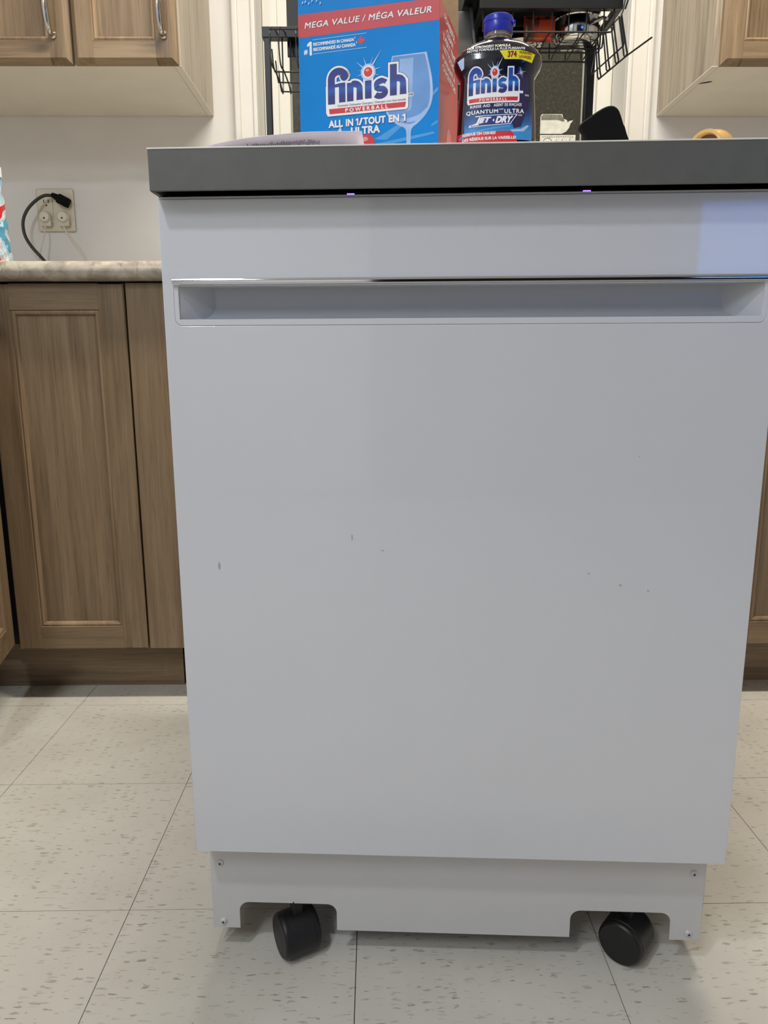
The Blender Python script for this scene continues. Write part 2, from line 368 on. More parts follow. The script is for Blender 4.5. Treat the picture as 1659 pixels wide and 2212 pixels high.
class Print:
    """flat print laid on a surface through mapping f(u, v, lift)"""
    def __init__(s, f): s.f = f; s.v = []; s.t = []; s.marks = []
    def add(s, vs, fs, lift):
        if getattr(s.f, 'sub', False):
            tris = [(vs[t[0]], vs[t[i]], vs[t[i + 1]]) for t in fs for i in range(1, len(t) - 1)]; out = []
            while tris:
                a, b_, c_ = tris.pop()
                d = [(a[0] - b_[0]) ** 2 + (a[1] - b_[1]) ** 2, (b_[0] - c_[0]) ** 2 + (b_[1] - c_[1]) ** 2, (c_[0] - a[0]) ** 2 + (c_[1] - a[1]) ** 2]
                m_ = max(d)
                if m_ < s.f.sub_len ** 2: out.append((a, b_, c_)); continue
                if m_ == d[1]: a, b_, c_ = b_, c_, a
                elif m_ == d[2]: a, b_, c_ = c_, a, b_
                h = ((a[0] + b_[0]) / 2, (a[1] + b_[1]) / 2); tris += [(a, h, c_), (h, b_, c_)]
            vs = [p for t in out for p in t]; fs = [(3 * i, 3 * i + 1, 3 * i + 2) for i in range(len(out))]
        k = len(s.v); s.v += [tuple(s.f(x, y, lift)) for x, y in vs]; s.t += [tuple(i + k for i in t) for t in fs]
    def text(s, st, u0, u1, v0, v1, lift, bold=0.02, shear=0.0, space=1.0, slope=0.0):
        vs, fs = text_geo(st, 0.0, shear, space)
        xs = [a for a, _ in vs]; ys = [b_ for _, b_ in vs]
        ax, bx, ay, by = min(xs), max(xs), min(ys), max(ys)
        kx = (u1 - u0) / (bx - ax + 2 * bold); ky = (v1 - v0) / (by - ay + 2 * bold)
        s.marks.append((len(s.v), len(s.t)))
        for n_, (dx_, dy_) in enumerate(((-1, 0), (1, 0), (0, -1), (0, 1), (-.7, -.7), (.7, .7), (-.7, .7), (.7, -.7)) if bold else ((0, 0),)):
            out = [(u0 + (x - ax + bold + dx_ * bold) * kx, v0 + (y - ay + bold + dy_ * bold) * ky) for x, y in vs]
            out = [(u, v + slope * (u - u0)) for u, v in out]
            s.add(out, fs, lift + n_ * .00002)
    def one(s, u0, u1, v0, v1, lift, grow=0.0):
        w_ = u1 - u0; h_ = v1 - v0; g = grow
        s.marks.append((len(s.v), len(s.t)))
        s.poly([(u1 - .48 * w_ - g, v0 - g), (u1 + g, v0 - g), (u1 + g, v1 + g), (u1 - .45 * w_ - g, v1 + g), (u0 - g, v1 - .17 * h_ + g * .3), (u0 - g, v1 - .36 * h_ - g), (u1 - .48 * w_ - g, v1 - .27 * h_ - g)], lift)
    def poly(s, pts, lift):
        """polygon filled by the curve filler (handles concave)"""
        me = curve_mesh([pts], 0.0)
        vs = [(v.co.x, v.co.y) for v in me.vertices]; fs = [tuple(p.vertices) for p in me.polygons]
        bpy.data.meshes.remove(me); s.add(vs, fs, lift)
    def grid(s, u0, u1, v0, v1, lift, nu=16, nv=8):
        vs = [(u0 + (u1 - u0) * i / nu, v0 + (v1 - v0) * j / nv) for j in range(nv + 1) for i in range(nu + 1)]
        fs = [(j * (nu + 1) + i, j * (nu + 1) + i + 1, (j + 1) * (nu + 1) + i + 1, (j + 1) * (nu + 1) + i) for j in range(nv) for i in range(nu)]
        s.add(vs, fs, lift)
    def blob(s, pts, lift, n=5):
        q = smooth_path([(a, b_, 0) for a, b_ in pts], n); s.poly([(p.x, p.y) for p in q], lift)
    def disc(s, cu, cv, r, lift, n=24, ry=None):
        ry = ry or r
        vs = [(cu, cv)] + [(cu + r * math.cos(2 * PI * i / n), cv + ry * math.sin(2 * PI * i / n)) for i in range(n)]
        s.add(vs, [(0, i + 1, (i + 1) % n + 1) for i in range(n)], lift)
    def stroke(s, pts, wd, lift, grow=0.0, caps=True):
        """thick line; wd a number or a list; grow fattens it for the outline behind"""
        k = len(pts); L = []; R_ = []
        ws = [(wd[i] if isinstance(wd, (list, tuple)) else wd) / 2 + grow for i in range(k)]
        P = [Vector(p).to_2d() for p in pts]
        if grow:
            d0 = (P[0] - P[1]).normalized() * grow; d1 = (P[-1] - P[-2]).normalized() * grow
            P[0] = P[0] + d0; P[-1] = P[-1] + d1
        for i in range(k):
            t = (P[min(i + 1, k - 1)] - P[max(i - 1, 0)]).normalized(); nrm = Vector((-t.y, t.x))
            L.append(P[i] + nrm * ws[i]); R_.append(P[i] - nrm * ws[i])
        vs = [(p.x, p.y) for p in L + R_]
        s.add(vs, [(i, i + 1, k + i + 1, k + i) for i in range(k - 1)], lift)
    def build_each(s, name, mat, parent):
        """one object per lettered line (or per polygon mark)"""
        mk = s.marks + [(len(s.v), len(s.t))]
        for (a, b_), (c_, d_) in zip(mk, mk[1:]):
            me = bpy.data.meshes.new(name); me.from_pydata(s.v[a:c_], [], [tuple(i - a for i in t) for t in s.t[b_:d_]]); me.update()
            link(name, me, mat, parent)
    def build(s, name, mat, parent):
        me = bpy.data.meshes.new(name); me.from_pydata(s.v, [], s.t); me.update()
        return link(name, me, mat, parent)
def arc(cx, cy, rx, ry, a0, a1, n=14):
    return [(cx + rx * math.cos(math.radians(a0 + (a1 - a0) * i / n)), cy + ry * math.sin(math.radians(a0 + (a1 - a0) * i / n))) for i in range(n + 1)]
def smooth_path(pts, n=8):
    """Catmull-Rom through the points"""
    P = [Vector(p) for p in pts]; P = [2 * P[0] - P[1]] + P + [2 * P[-1] - P[-2]]; out = []
    for i in range(1, len(P) - 2):
        for k in range(n):
            t = k / n; a, b_, c_, d_ = P[i - 1], P[i], P[i + 1], P[i + 2]
            out.append(0.5 * ((2 * b_) + (c_ - a) * t + (2 * a - 5 * b_ + 4 * c_ - d_) * t * t + (3 * b_ - a - 3 * c_ + d_) * t ** 3))
    out.append(P[-2]); return out

# ------------------------------------------------------------------ setting
T = 0.3048; TX, TY = -0.02734, 0.86582
XL, XR, YB, YF, ZC = -1.45, 2.35, 2.135, -2.6, 2.44
fl = B().box(XL - .1, XR + .1, YF - .1, YB + .2, -0.08, -0.003).build('floor', 'dark'); tag(fl, kind='structure')
tm = B().box(0.0005, T - 0.0005, 0.0005, T - 0.0005, -0.003, 0.0).build('tile', 'tile', fl)
first = True
for i in range(-5, 8):
    for j in range(-11, 3):
        x, y = TX + i * T, TY + j * T
        if x < XL - .3 or x > XR: continue
        t = tm if first else tm.copy()
        if not first: C.objects.link(t); t.parent = fl
        first = False; t.location = (x, y, 0)
WX0, WX1, WZ0, WZ1 = -0.306, 0.667, 1.02, 2.08
b_ = B()
b_.box(XL - .1, WX0, YB, YB + .2, -0.003, ZC); b_.box(WX1, XR + .1, YB, YB + .2, -0.003, ZC)
b_.box(WX0, WX1, YB, YB + .2, -0.003, WZ0); b_.box(WX0, WX1, YB, YB + .2, WZ1, ZC)
tag(b_.build('wall_back', 'wall'), kind='structure')
tag(B().box(XL - .1, XL, YF - .1, YB, -0.003, ZC).build('wall_left', 'wall'), kind='structure')
tag(B().box(XR, XR + .1, YF - .1, YB, -0.003, ZC).build('wall_right', 'wall'), kind='structure')
OX0, OX1, OZ = -.40, 2.25, 2.08    # wide opening into an unseen dark room added for the chrome strip's reflections
b_ = B(); b_.box(XL, OX0, YF - .1, YF, -0.003, ZC); b_.box(OX1, XR, YF - .1, YF, -0.003, ZC); b_.box(OX0, OX1, YF - .1, YF, OZ, ZC)
tag(b_.build('wall_front', 'wall'), kind='structure')
tag(B().box(-1.2, 3.0, YF - 1.8, YF - 1.7, -0.003, ZC).build('wall_far', 'dimwall'), kind='structure')
tag(B().box(-1.3, -1.2, YF - 1.8, YF - .1, -0.003, ZC).build('wall_far_left', 'dimwall'), kind='structure')
tag(B().box(3.0, 3.1, YF - 1.8, YF - .1, -0.003, ZC).build('wall_far_right', 'dimwall'), kind='structure')
tag(B().box(-1.3, 3.1, YF - 1.8, YF - .1, ZC, ZC + .08).build('ceiling_far', 'dimwall'), kind='structure')
tag(B().box(-1.3, 3.1, YF - 1.8, YF - .1, -0.08, -.003).build('floor_far', 'darkfloor'), kind='structure')
tag(B().box(XL - .1, XR + .1, YF - .1, YB + .2, ZC, ZC + .08).build('ceiling', 'ceil'), kind='structure')
for nm, x0, x1 in (('trim_1', -0.367, WX0), ('trim_2', WX1, 0.7325)):
    s = 1 if nm == 'trim_2' else -1
    b_ = B().box(x0, x1, YB - .014, YB, .94, WZ1 + .062, .004)
    inner = x0 if s > 0 else x1
    b_.box(min(inner, inner + s * .012), max(inner, inner + s * .012), YB - .019, YB - .012, .94, WZ1, .003)
    outer = x1 if s > 0 else x0
    b_.box(min(outer, outer - s * .016), max(outer, outer - s * .016), YB - .022, YB - .012, .94, WZ1 + .062, .004)
    tag(b_.build(nm, 'trimpaint'), kind='structure')
tag(B().box(WX0, WX1, YB - .016, YB, WZ1, WZ1 + .062, .004).build('trim_3', 'trimpaint'), kind='structure')
tag(B().box(-.38, .745, YB - .035, YB + .11, WZ0 - .03, WZ0, .005).build('trim_4', 'trimpaint'), kind='structure')
# window: vinyl frame with two steps, glass panes, sash bead
win = empty('window_1', (0, 0, 0)); tag(win, kind='structure')
def ringbox(b_, x0, x1, z0, z1, wd, y0, y1, bev=.002):
    b_.box(x0, x0 + wd, y0, y1, z0, z1, bev); b_.box(x1 - wd, x1, y0, y1, z0, z1, bev)
    b_.box(x0 + wd, x1 - wd, y0, y1, z0, z0 + wd, bev); b_.box(x0 + wd, x1 - wd, y0, y1, z1 - wd, z1, bev); return b_
ringbox(B(), WX0 + .001, WX1 - .001, WZ0 + .001, WZ1 - .001, .040, YB + .112, YB + .17).build('frame', 'vinyl', win)
for xa, xb, yy in ((-.268, .176, .125), (.16, .628, .131)):
    ringbox(B(), xa, xb, WZ0 + .038, WZ1 - .038, .034, YB + yy, YB + yy + .02).build('sash', 'vinyl', win)
    B().box(xa + .032, xb - .032, YB + yy + .010, YB + yy + .014, WZ0 + .07, WZ1 - .07).build('pane', 'glass', win)
    ringbox(B(), xa + .034, xb - .034, WZ0 + .072, WZ1 - .072, .0055, YB + yy + .004, YB + yy + .0105, .001).build('glazing_bead', plain('glazing_bead_grey', (150, 150, 134), .5), win)
# torn sticker and label stuck on the right pane
yS = YB + .131 + .0098
st = empty('torn_sticker', (.475, yS, 1.36), 'torn pale paper sticker on the dark window glass, just right of the rinse bottle', 'sticker')
sf = lambda u, v, l: (u, -l, v)
p = Print(sf); p.poly([(0, 0), (.062, 0), (.075, .006), (.083, .016), (.086, .026), (.094, .036), (.083, .034), (.078, .03), (.076, .036), (.066, .04), (.062, .052), (.004, .052), (0, .046)], .0004); p.build('paper_layer', 'sticker', st)
p = Print(sf); p.poly([(.002, .036), (.05, .037), (.064, .032), (.07, .034), (.06, .050), (.008, .051), (.002, .046)], .0007); p.build('residue', 'stickergrey', st)
lb = empty('window_label', (.4755, yS, 1.30), 'whitish printed label low on the window glass, beneath the torn sticker', 'label')
p = Print(sf); p.grid(0, .102, 0, .057, .0004, 2, 2); p.build('paper_layer', 'sticker', lb)
p = Print(sf)
for k in range(20):
    a0 = k * 18; p.stroke(arc(.022, .036, .013, .013, a0, a0 + 18, 2), .0016, .0008)
for k in range(14):
    x = .006 + k * .0066; p.stroke([(x, .052), (x + .004, .0525 + random.uniform(-.001, .001))], .0012 + random.random() * .001, .0008)
for (x, y) in ((.045, .042), (.055, .036), (.062, .043), (.072, .038), (.084, .045), (.09, .036)):
    p.stroke([(x, y - .006), (x + .003, y + .004)], .0015, .0008)
p.build('print', 'stickergrey', lb)

# ------------------------------------------------------------------ cabinets
def cab_door(parent, x0, x1, z0, z1, yf, th=.02, stile=.052, handle=None, bevel=.008):
    """framed door in the x z plane, front face at yf: panel with stiles, rails, beads, handle"""
    d = B().box(x0 + stile - .004, x1 - stile + .004, yf + .008, yf + th - .002, z0 + stile - .004, z1 - stile + .004).build('door', 'wood_v', parent)
    for a, c_ in ((x0, x0 + stile), (x1 - stile, x1)):
        b_ = B(); out = a if a == x0 else c_
        pr = [(a, yf + (bevel if a == x0 else 0)), (a + (bevel if a == x0 else 0), yf), (c_ - (bevel if a != x0 else 0), yf), (c_, yf + (bevel if a != x0 else 0)), (c_, yf + th), (a, yf + th)]
        pr = [q_ for k_, q_ in enumerate(pr) if k_ == 0 or q_ != pr[k_ - 1]]
        va = [b_.bm.verts.new((x, y, z0)) for x, y in pr]; vb = [b_.bm.verts.new((x, y, z1)) for x, y in pr]
        # bevelled foot and head
        for v in va:
            if abs(v.co.y - yf) < 1e-6: v.co.z += bevel
        for v in vb:
            if abs(v.co.y - yf) < 1e-6: v.co.z -= bevel
        n_ = len(pr)
        for i in range(n_): b_.bm.faces.new((va[i], va[(i + 1) % n_], vb[(i + 1) % n_], vb[i]))
        b_.bm.faces.new(va[::-1]); b_.bm.faces.new(vb)
        b_.build('stile', 'wood_v', d)
    for bot, (a, c_) in ((True, (z0, z0 + stile)), (False, (z1 - stile, z1))):
        if bot: prof = [(yf + bevel * 1.0, a), (yf, a + bevel), (yf, c_), (yf + th, c_), (yf + th, a)]
        else: prof = [(yf, a), (yf, c_ - bevel), (yf + bevel, c_), (yf + th, c_), (yf + th, a)]
        B().prism_x(prof, x0 + stile + .0002, x1 - stile - .0002).build('rail', 'wood_h', d)
    b_ = B(); i0, i1, k0, k1 = x0 + stile, x1 - stile, z0 + stile, z1 - stile
    rows_ = []
    for ro, yo in ((0.0, .0004), (.0012, .0032), (.0050, .0014), (.0085, .0030), (.0108, .0085), (.0125, .0088)):
        rows_.append([b_.bm.verts.new((x, yf + yo, z)) for x, z in ((i0 + ro, k0 + ro), (i1 - ro, k0 + ro), (i1 - ro, k1 - ro), (i0 + ro, k1 - ro))])
    for A, D in zip(rows_, rows_[1:]):
        for i in range(4):
            j = (i + 1) % 4; b_.bm.faces.new((A[i], A[j], D[j], D[i]))
    b_.build('bead', 'wood_bead', d)
    if handle:
        hx, hz = handle
        pts = smooth_path([(hx, yf, hz), (hx, yf - .016, hz + .001), (hx, yf - .026, hz + .022), (hx, yf - .031, hz + .055), (hx, yf - .026, hz + .088), (hx, yf - .016, hz + .109), (hx, yf, hz + .11)], 5)
        rr = [.0045 + .0022 * math.sin(PI * i / (len(pts) - 1)) for i in range(len(pts))]
        b_ = B().tube(pts, rr, 10)
        for zz in (hz, hz + .11): b_.lathe([(.0085, 0), (.0085, .003), (.006, .006), (.0045, .012)], 16, at=(hx, yf, zz), mat=Matrix.Rotation(PI / 2, 3, 'X'))
        tag(b_.build('handle', 'nickel', d, True), 'bowed metal pull handle')
    return d
def carcass(parent, x0, x1, y0, y1, z0, z1, mat='wood_side', open_front=False):
    return B().box(x0, x1, y0, y1, z0, z1).build('carcass', mat, parent)

UZ0, UZ1, UF = 1.3640, 2.13, 1.800
def upper(name, x0, x1, doors, label, side):
    t = empty(name, (0, 0, 0), label, 'cabinet')
    B().box(x0, x1, UF, YB - .001, UZ0 + .002, UZ1).build('carcass', 'wood_side', t)
    # melamine bottom between the two gable edges
    B().box(x0 + .0165, x1 - .0165, UF + .001, YB - .002, UZ0 - .0002, UZ0 + .004).build('bottom_board', 'melamine', t)
    for gx in ((x0, x0 + .0158), (x1 - .0158, x1)):
        B().box(gx[0], gx[1], UF + .0005, YB - .0015, UZ0, UZ0 + .0025).build('gable_edge', 'melamine', t)
    for (a, c_, h) in doors: cab_door(t, a, c_, UZ0 - .001, UZ1, UF - .021, .0205, .044, h, .010)
    return t
upper('wall_cabinet', -1.12, -.4255, [(-.6545, -.4300, (-.4565, 1.4175)), (-.8835, -.6605, (-.6955, 1.4175)), (-1.1165, -.8895, (-.92, 1.4175))],
      'wall-hung oak cabinet with metal pulls left of the window', -1)
upper('wall_cabinet', .7560, 1.46, [(.7690, 1.095, (1.067, 1.4175)), (1.101, 1.427, (1.127, 1.4175))],
      'wall-hung oak cabinet right of the window with a scratch under its edge', 1)
# dark scratch and screw marks under the cabinets
sc = bpy.data.objects['wall_cabinet.001']
p = Print(lambda u, v, l: (u, v, UZ0 - l)); p.poly([(.768, 1.905), (.776, 1.893), (.792, 1.885), (.797, 1.888), (.790, 1.896), (.776, 1.902)], .0005); p.build('scratch', 'dark', sc)

BZ0, BZ1, BF, KY = .118, .8715, 1.500, 1.577
def kick(parent, x0, x1):
    return B().box(x0, x1, KY, KY + .014, .0, BZ0 - .0005).build('kick_board', 'wood_h', parent)
# corner cabinet: fixed door beside the dishwasher, second leaf standing ajar
cc = empty('corner_base_cabinet', (-.6, 1.8, 0), 'oak corner base cabinet left of the dishwasher with one leaf ajar', 'cabinet')
cc.location = (0, 0, 0)
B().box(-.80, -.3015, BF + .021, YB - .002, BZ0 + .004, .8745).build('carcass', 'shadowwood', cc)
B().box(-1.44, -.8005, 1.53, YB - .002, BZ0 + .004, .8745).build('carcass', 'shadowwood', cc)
cab_door(cc, -.7645, -.4905, BZ0, BZ1, BF, .02, .050, None, .0022)
B().box(-.4865, -.3015, BF, BF + .02, BZ0, BZ1, .0012).build('filler_panel', 'wood_v', cc)
kick(cc, -.98, -.4385); kick(cc, -.4345, -.3015)
leaf_root = cab_door(cc, 0.0, .285, .131, .869, 0.0, .02, .050, None, .0022)
# leaf plane runs from (-.770,1.498) toward the room, swung 12 degrees
ang = math.atan2(-.9785, .206)
leaf_root.location = (-.770, 1.497, 0); leaf_root.rotation_euler = (0, 0, ang + PI)
leaf_root.location = (-.770 + .285 * .206, 1.494 - .285 * .9785, 0)
tag(leaf_root, 'oak door leaf standing ajar')
# left run of base cabinets (beyond the frame)
lc = empty('base_cabinet', (0, 0, 0), 'oak base cabinet of the left run, nearest the photographer', 'cabinet')
B().box(-1.44, -.842, .20, 1.18, BZ0, .8745).build('carcass', 'wood_v', lc)
for (a, c_) in ((.205, .685), (.69, 1.175)):
    dd = cab_door(lc, 0, c_ - a, BZ0, BZ1, 0, .02, .05, None, .0022); dd.rotation_euler = (0, 0, PI / 2); dd.location = (-.8215, a, 0)
B().box(-.93, -.915, .20, 1.18, 0, BZ0 - .0005).build('kick_board', 'wood_v', lc)
# sink cabinet behind the dishwasher, then the right one
sk = empty('base_cabinet', (0, 0, 0), 'oak sink base cabinet with two doors behind the dishwasher', 'cabinet')
B().box(-.300, .742, BF + .021, YB - .002, BZ0 + .004, .8745).build('carcass', 'wood_v', sk)
cab_door(sk, -.298, .219, BZ0, BZ1, BF, .02, .05, None, .0022); cab_door(sk, .223, .740, BZ0, BZ1, BF, .02, .05, None, .0022); kick(sk, -.300, .742)
rc = empty('base_cabinet', (0, 0, 0), 'oak base cabinet showing as a strip right of the dishwasher', 'cabinet')
B().box(.7435, 1.46, BF + .021, YB - .002, BZ0 + .004, .8745).build('carcass', 'wood_v', rc)
cab_door(rc, .752, 1.100, BZ0, BZ1, BF, .02, .05, None, .0022); cab_door(rc, 1.104, 1.458, BZ0, BZ1, BF, .02, .05, None, .0022); kick(rc, .7435, 1.46)
# worktop with rolled nose
def nose(yf, yb, z0, z1, r=.0175):
    pr = [(yb, z0), (yf + r, z0)]
    for i in range(1, 13):
        a = -PI / 2 - PI * i / 13
        pr.append((yf + r + r * math.cos(a), (z0 + z1) / 2 + (z1 - z0) / 2 * math.sin(a)))
    pr += [(yf + r, z1), (yb, z1)]; return pr
b_ = B().prism_x(nose(1.472, YB - .001, .8748, .911), -1.445, 1.47)
b_.box(-1.445, -.80, .20, 1.4895, .8748, .911, .012, 4)
tag(b_.build('kitchen_worktop', 'laminate', None, True), 'beige marbled laminate worktop with rolled front edge', 'countertop')

# ------------------------------------------------------------------ outlet, plugs, cords
ox, oz = -.8632, 1.127
wo = empty('wall_outlet', (ox, YB, oz), 'ivory wall outlet plate with several plugs, above the left worktop', 'outlet')
B().box(-.050, .050, -.006, 0, -.055, .055, .004, 3).build('cover_plate', 'plate', wo)
for sx in (-.0235, .0235):
    s_ = B().box(sx - .0165, sx + .0165, -.0078, -.006, -.034, .034, .001).build('socket', 'plate', wo)
    b_ = B()
    for zz in (.019, -.019):
        for dx_ in (-.0062, .0062): b_.box(sx + dx_ - .001, sx + dx_ + .001, -.0082, -.0076, zz, zz + .008)
        b_.lathe([(.0022, 0), (.0022, .0006)], 12, at=(sx, -.0076, zz - .007), mat=Matrix.Rotation(PI / 2, 3, 'X'))
    b_.build('slots', 'dark', s_)['kind'] = 'stuff'
# black plug and its cord
pc = empty('power_cord', (-.835, YB - .008, 1.148), 'black power cord curving down from a plug in the wall outlet', 'power cord')
g = B()
for (cx, cz, hw, hh, y0, y1, ry) in ((0, 0, .016, .0125, -.022, 0, 0),):
    g.box(-hw, hw, y0, y1, -hh, hh, .005, 3)
g.tube([(-.010, -.012, 0), (-.022, -.013, 0), (-.033, -.014, 0)], [.0095, .008, .0055], 12)
pg = g.build('plug', 'blackmatte', pc, True); pg.rotation_euler = (0, math.radians(28), 0)
W = [(-.863, 2.113, 1.1610), (-.881, 2.105, 1.1590), (-.901, 2.095, 1.144), (-.923, 2.09, 1.12), (-.9345, 2.085, 1.09), (-.931, 2.08, 1.056), (-.914, 2.075, 1.026), (-.884, 2.07, .992), (-.862, 2.06, .965), (-.83, 2.04, .934), (-.78, 2.02, .9158)]
g = B().tube([(x + .835, y - (YB - .008), z - 1.148) for x, y, z in smooth_path(W, 6)], .0042, 10)
g.build('cord', 'cable', pc, True)
# two white adapters with thin cords
def adapter(x, z, pts, label):
    a = empty('plug_adapter', (x, YB - .008, z), label, 'plug', group=None)
    b_ = B().lathe([(.0150, 0), (.0155, .004), (.0145, .016), (.012, .019), (.005, .0195)], 28, mat=Matrix.Rotation(PI / 2, 3, 'X'))
    b_.box(-.0145, .0145, -.012, -.001, -.024, 0, .004, 2)
    b_.build('body', 'plugwhite', a, True)
    B().lathe([(.0023, 0), (.0023, .0005)], 12, at=(0, -.0195, -.004), mat=Matrix.Rotation(PI / 2, 3, 'X')).build('screw_hole', 'dark', a)
    B().tube([(px - x, py - (YB - .008), pz - z) for px, py, pz in smooth_path(pts, 6)], .0021, 8).build('cord', 'plugwhite', a, True)
adapter(-.8880, 1.1075, [(-.888, 2.112, 1.085), (-.887, 2.10, 1.062), (-.896, 2.09, 1.02), (-.905, 2.08, .97), (-.92, 2.06, .925), (-.96, 2.04, .9133)], 'round white plug adapter at the lower left of the wall outlet')
adapter(-.8400, 1.1075, [(-.84, 2.112, 1.085), (-.825, 2.10, 1.062), (-.80, 2.10, 1.03), (-.785, 2.09, .98), (-.77, 2.07, .93), (-.74, 2.05, .9133)], 'round white plug adapter at the lower right of the wall outlet')

# snack bag at the left edge of the frame
sb = empty('snack_bag', (-.8325, 1.60, .911), 'crumpled red and pale blue snack bag at the left end of the worktop', 'bag')
bm_ = bmesh.new(); NU, NV = 22, 16; rows = []
for j in range(NV + 1):
    v = j / NV; z = .002 + v * .175; half = .085 * (1 - .10 * v) ; dep = .034 * (1 - v) ** .6 * (0.35 + .65 * min(1, (v + .02) * 5)) + .002
    ring = []
    for i in range(NU):
        a = 2 * PI * i / NU
        ca, sa = math.cos(a), math.sin(a)
        x = half * math.copysign(abs(ca) ** .6, ca); y = dep * math.copysign(abs(sa) ** .8, sa)
        k_ = random.uniform(-.0022, .0022); ring.append(bm_.verts.new((x + k_, y + random.uniform(-.002, .002), z)))
    rows.append(ring)
for j in range(NV):
    for i in range(NU): bm_.faces.new((rows[j][i], rows[j][(i + 1) % NU], rows[j + 1][(i + 1) % NU], rows[j + 1][i]))
bm_.faces.new(rows[0][::-1]); bm_.faces.new(rows[-1])
me = bpy.data.meshes.new('bag_body'); bm_.to_mesh(me); bm_.free(); link('bag_body', me, 'bag', sb)
B().box(-.079, .079, -.006, .006, .176, .196, .001).build('top_seal', 'pwhite', sb)
B().box(-.088, .088, -.022, .022, 0, .0135, .004).build('bottom_fold', plain('peach_fold', (226, 190, 164), .4), sb)

# ------------------------------------------------------------------ dishwasher
DX, DY, DA = -.20889, .75936, .05532
dw = empty('portable_dishwasher', (DX, DY, 0), 'white portable dishwasher on black casters with a grey top', 'dishwasher', rz=-DA)
Wd = .597
B().box(.0035, .5935, .036, .58, .073, .868).build('body', 'applwhite', dw)
B().box(.0042, .5928, .575, .580, .020, .0725).build('light_block_skirt', 'applwhite', dw)  # unseen strip added to block lamp light leaking under the body from behind
for xa, xb in ((.0030, .0042), (.5928, .5940)):
    B().box(xa, xb, .0385, .58, .0365, .30).build('side_panel', 'applwhite', dw)
# door: one sheet with the handle opening cut out
HX0, HX1, HZ0, HZ1 = .0098, .5872, .7514, .7974
outer = [(0, .1649), (Wd, .1649), (Wd, .8700), (0, .8700)]
door = plate('door', [outer, rrect(HX0, HX1, HZ0, HZ1, .0075)], 0.0, .034, 'panelwhite', dw, .0006)
B().box(.0002, Wd - .0002, .001, .034, .8708, .8730, .0004).build('door_cap', 'applwhite', dw)
B().box(.0005, Wd - .0005, .003, .033, .8698, .8709).build('cap_gap', 'dark', dw)
# handle insert: rounded frame, scooped pocket, chrome strip
B().box(HX0, HX1, .0305, .0335, HZ0, HZ1).build('gap_backing', 'dark', dw)
px0, px1, pz0, pz1 = .0145, .5825, .7580, .7902
ins = plate('handle_frame', [rrect(HX0 + .0008, HX1 - .0008, HZ0 + .0012, HZ1 - .0006, .0068), [(px0, pz0), (px0, pz1), (px1, pz1), (px1, pz0)]], .0004, .003, 'applwhite', dw, .0003)
NXp, NZp = 150, 20; vs = []; fs = []
def pocket_depth(x, z):
    h = min(z - pz0, .016); back = .0280 - .016 + math.sqrt(max(0, .016 ** 2 - (.016 - h) ** 2))
    e = min(x - px0, px1 - x)
    return .0015 + min(back, e * .95)
xs = []
for i in range(NXp + 1):
    t = i / NXp
    if t < .4: xs.append(px0 + .04 * t / .4)
    elif t > .6: xs.append(px1 - .04 * (1 - t) / .4)
    else: xs.append(px0 + .04 + (px1 - px0 - .08) * (t - .4) / .2)
for j in range(NZp + 1):
    z = pz0 + (pz1 - pz0) * j / NZp
    for x in xs: vs.append((x, pocket_depth(x, z), z))
for j in range(NZp):
    for i in range(NXp):
        a = j * (NXp + 1) + i; fs.append((a, a + 1, a + NXp + 2, a + NXp + 1))
# bottom and top lips of the pocket
for zz, row in ((pz0, 0), (pz1, NZp)):
    base_ = len(vs)
    for x in xs: vs.append((x, .0012, zz))
    for i in range(NXp):
        a = row * (NXp + 1) + i; fs.append((a, a + 1, base_ + i + 1, base_ + i))
me = bpy.data.meshes.new('handle_pocket'); me.from_pydata(vs, [], fs); me.update(); link('handle_pocket', me, 'pocket', dw)
pr = [(.003, .7908), (-.0024, .7908), (-.0034, .7914), (-.0037, .7926), (-.0037, .7955), (-.0030, .7967), (-.0008, .7972), (.003, .7972)]
tag(B().prism_x(pr, .0100, .5870).build('handle_strip', 'chrome', dw, True), 'chrome strip')
# scuffs on the door face
scm = plain('scuff_marks', (172, 170, 168), .6)
p = Print(lambda u, v, l: (u, -l, v))
for (x, z, ww, hh) in ((.0425, .505, .0012, .0042), (.184, .537, .0008, .0035), (.43, .50, .0011, .0011), (.463, .488, .0014, .001), (.492, .482, .0013, .001), (.474, .622, .0006, .0008), (.216, .523, .0016, .0006)):
    p = Print(lambda u, v, l: (u, -l, v)); p.disc(x, z, ww, .0003, 10, hh); p.build('scuff', scm, door)

# kick plate with two caster cut-outs
def notch(x0, x1, zt, zb0, zb1, r=.012):
    pts = [(x0, zb0)]
    pts += [(x0 + r - r * math.cos(math.radians(a)), zt - r + r * math.sin(math.radians(a))) for a in range(0, 91, 15)]
    pts += [(x1 - r + r * math.sin(math.radians(a)), zt - r + r * math.cos(math.radians(a))) for a in range(0, 91, 15)]
    pts += [(x1, zb1)]; return pts
kp = [(.0052, .0355)] + notch(.0375, .1570, .0718, .0355, .0362) + notch(.4375, .5560, .0730, .0362, .0368) + [(.5916, .0368), (.5916, .170), (.0052, .170)]
kpl = plate('kick_plate', [kp], .0335, .0352, 'kickwhite', dw, .0003)
for (x, z) in ((.0166, .1250), (.0172, .0445), (.5783, .1270), (.5781, .0460)):
    s_ = B().lathe([(.0046, 0), (.0044, .001), (.0032, .0024), (.0012, .0029)], 20, at=(x, .0337, z), mat=Matrix.Rotation(PI / 2, 3, 'X')).build('screw', 'kickwhite', kpl, True)
    B().box(x - .0016, x + .0016, .0304, .0312, z - .0004, z + .0004).box(x - .0004, x + .0004, .0304, .0312, z - .0016, z + .0016).build('screw_cross', 'dark', s_)
    bpy.data.objects[s_.name]
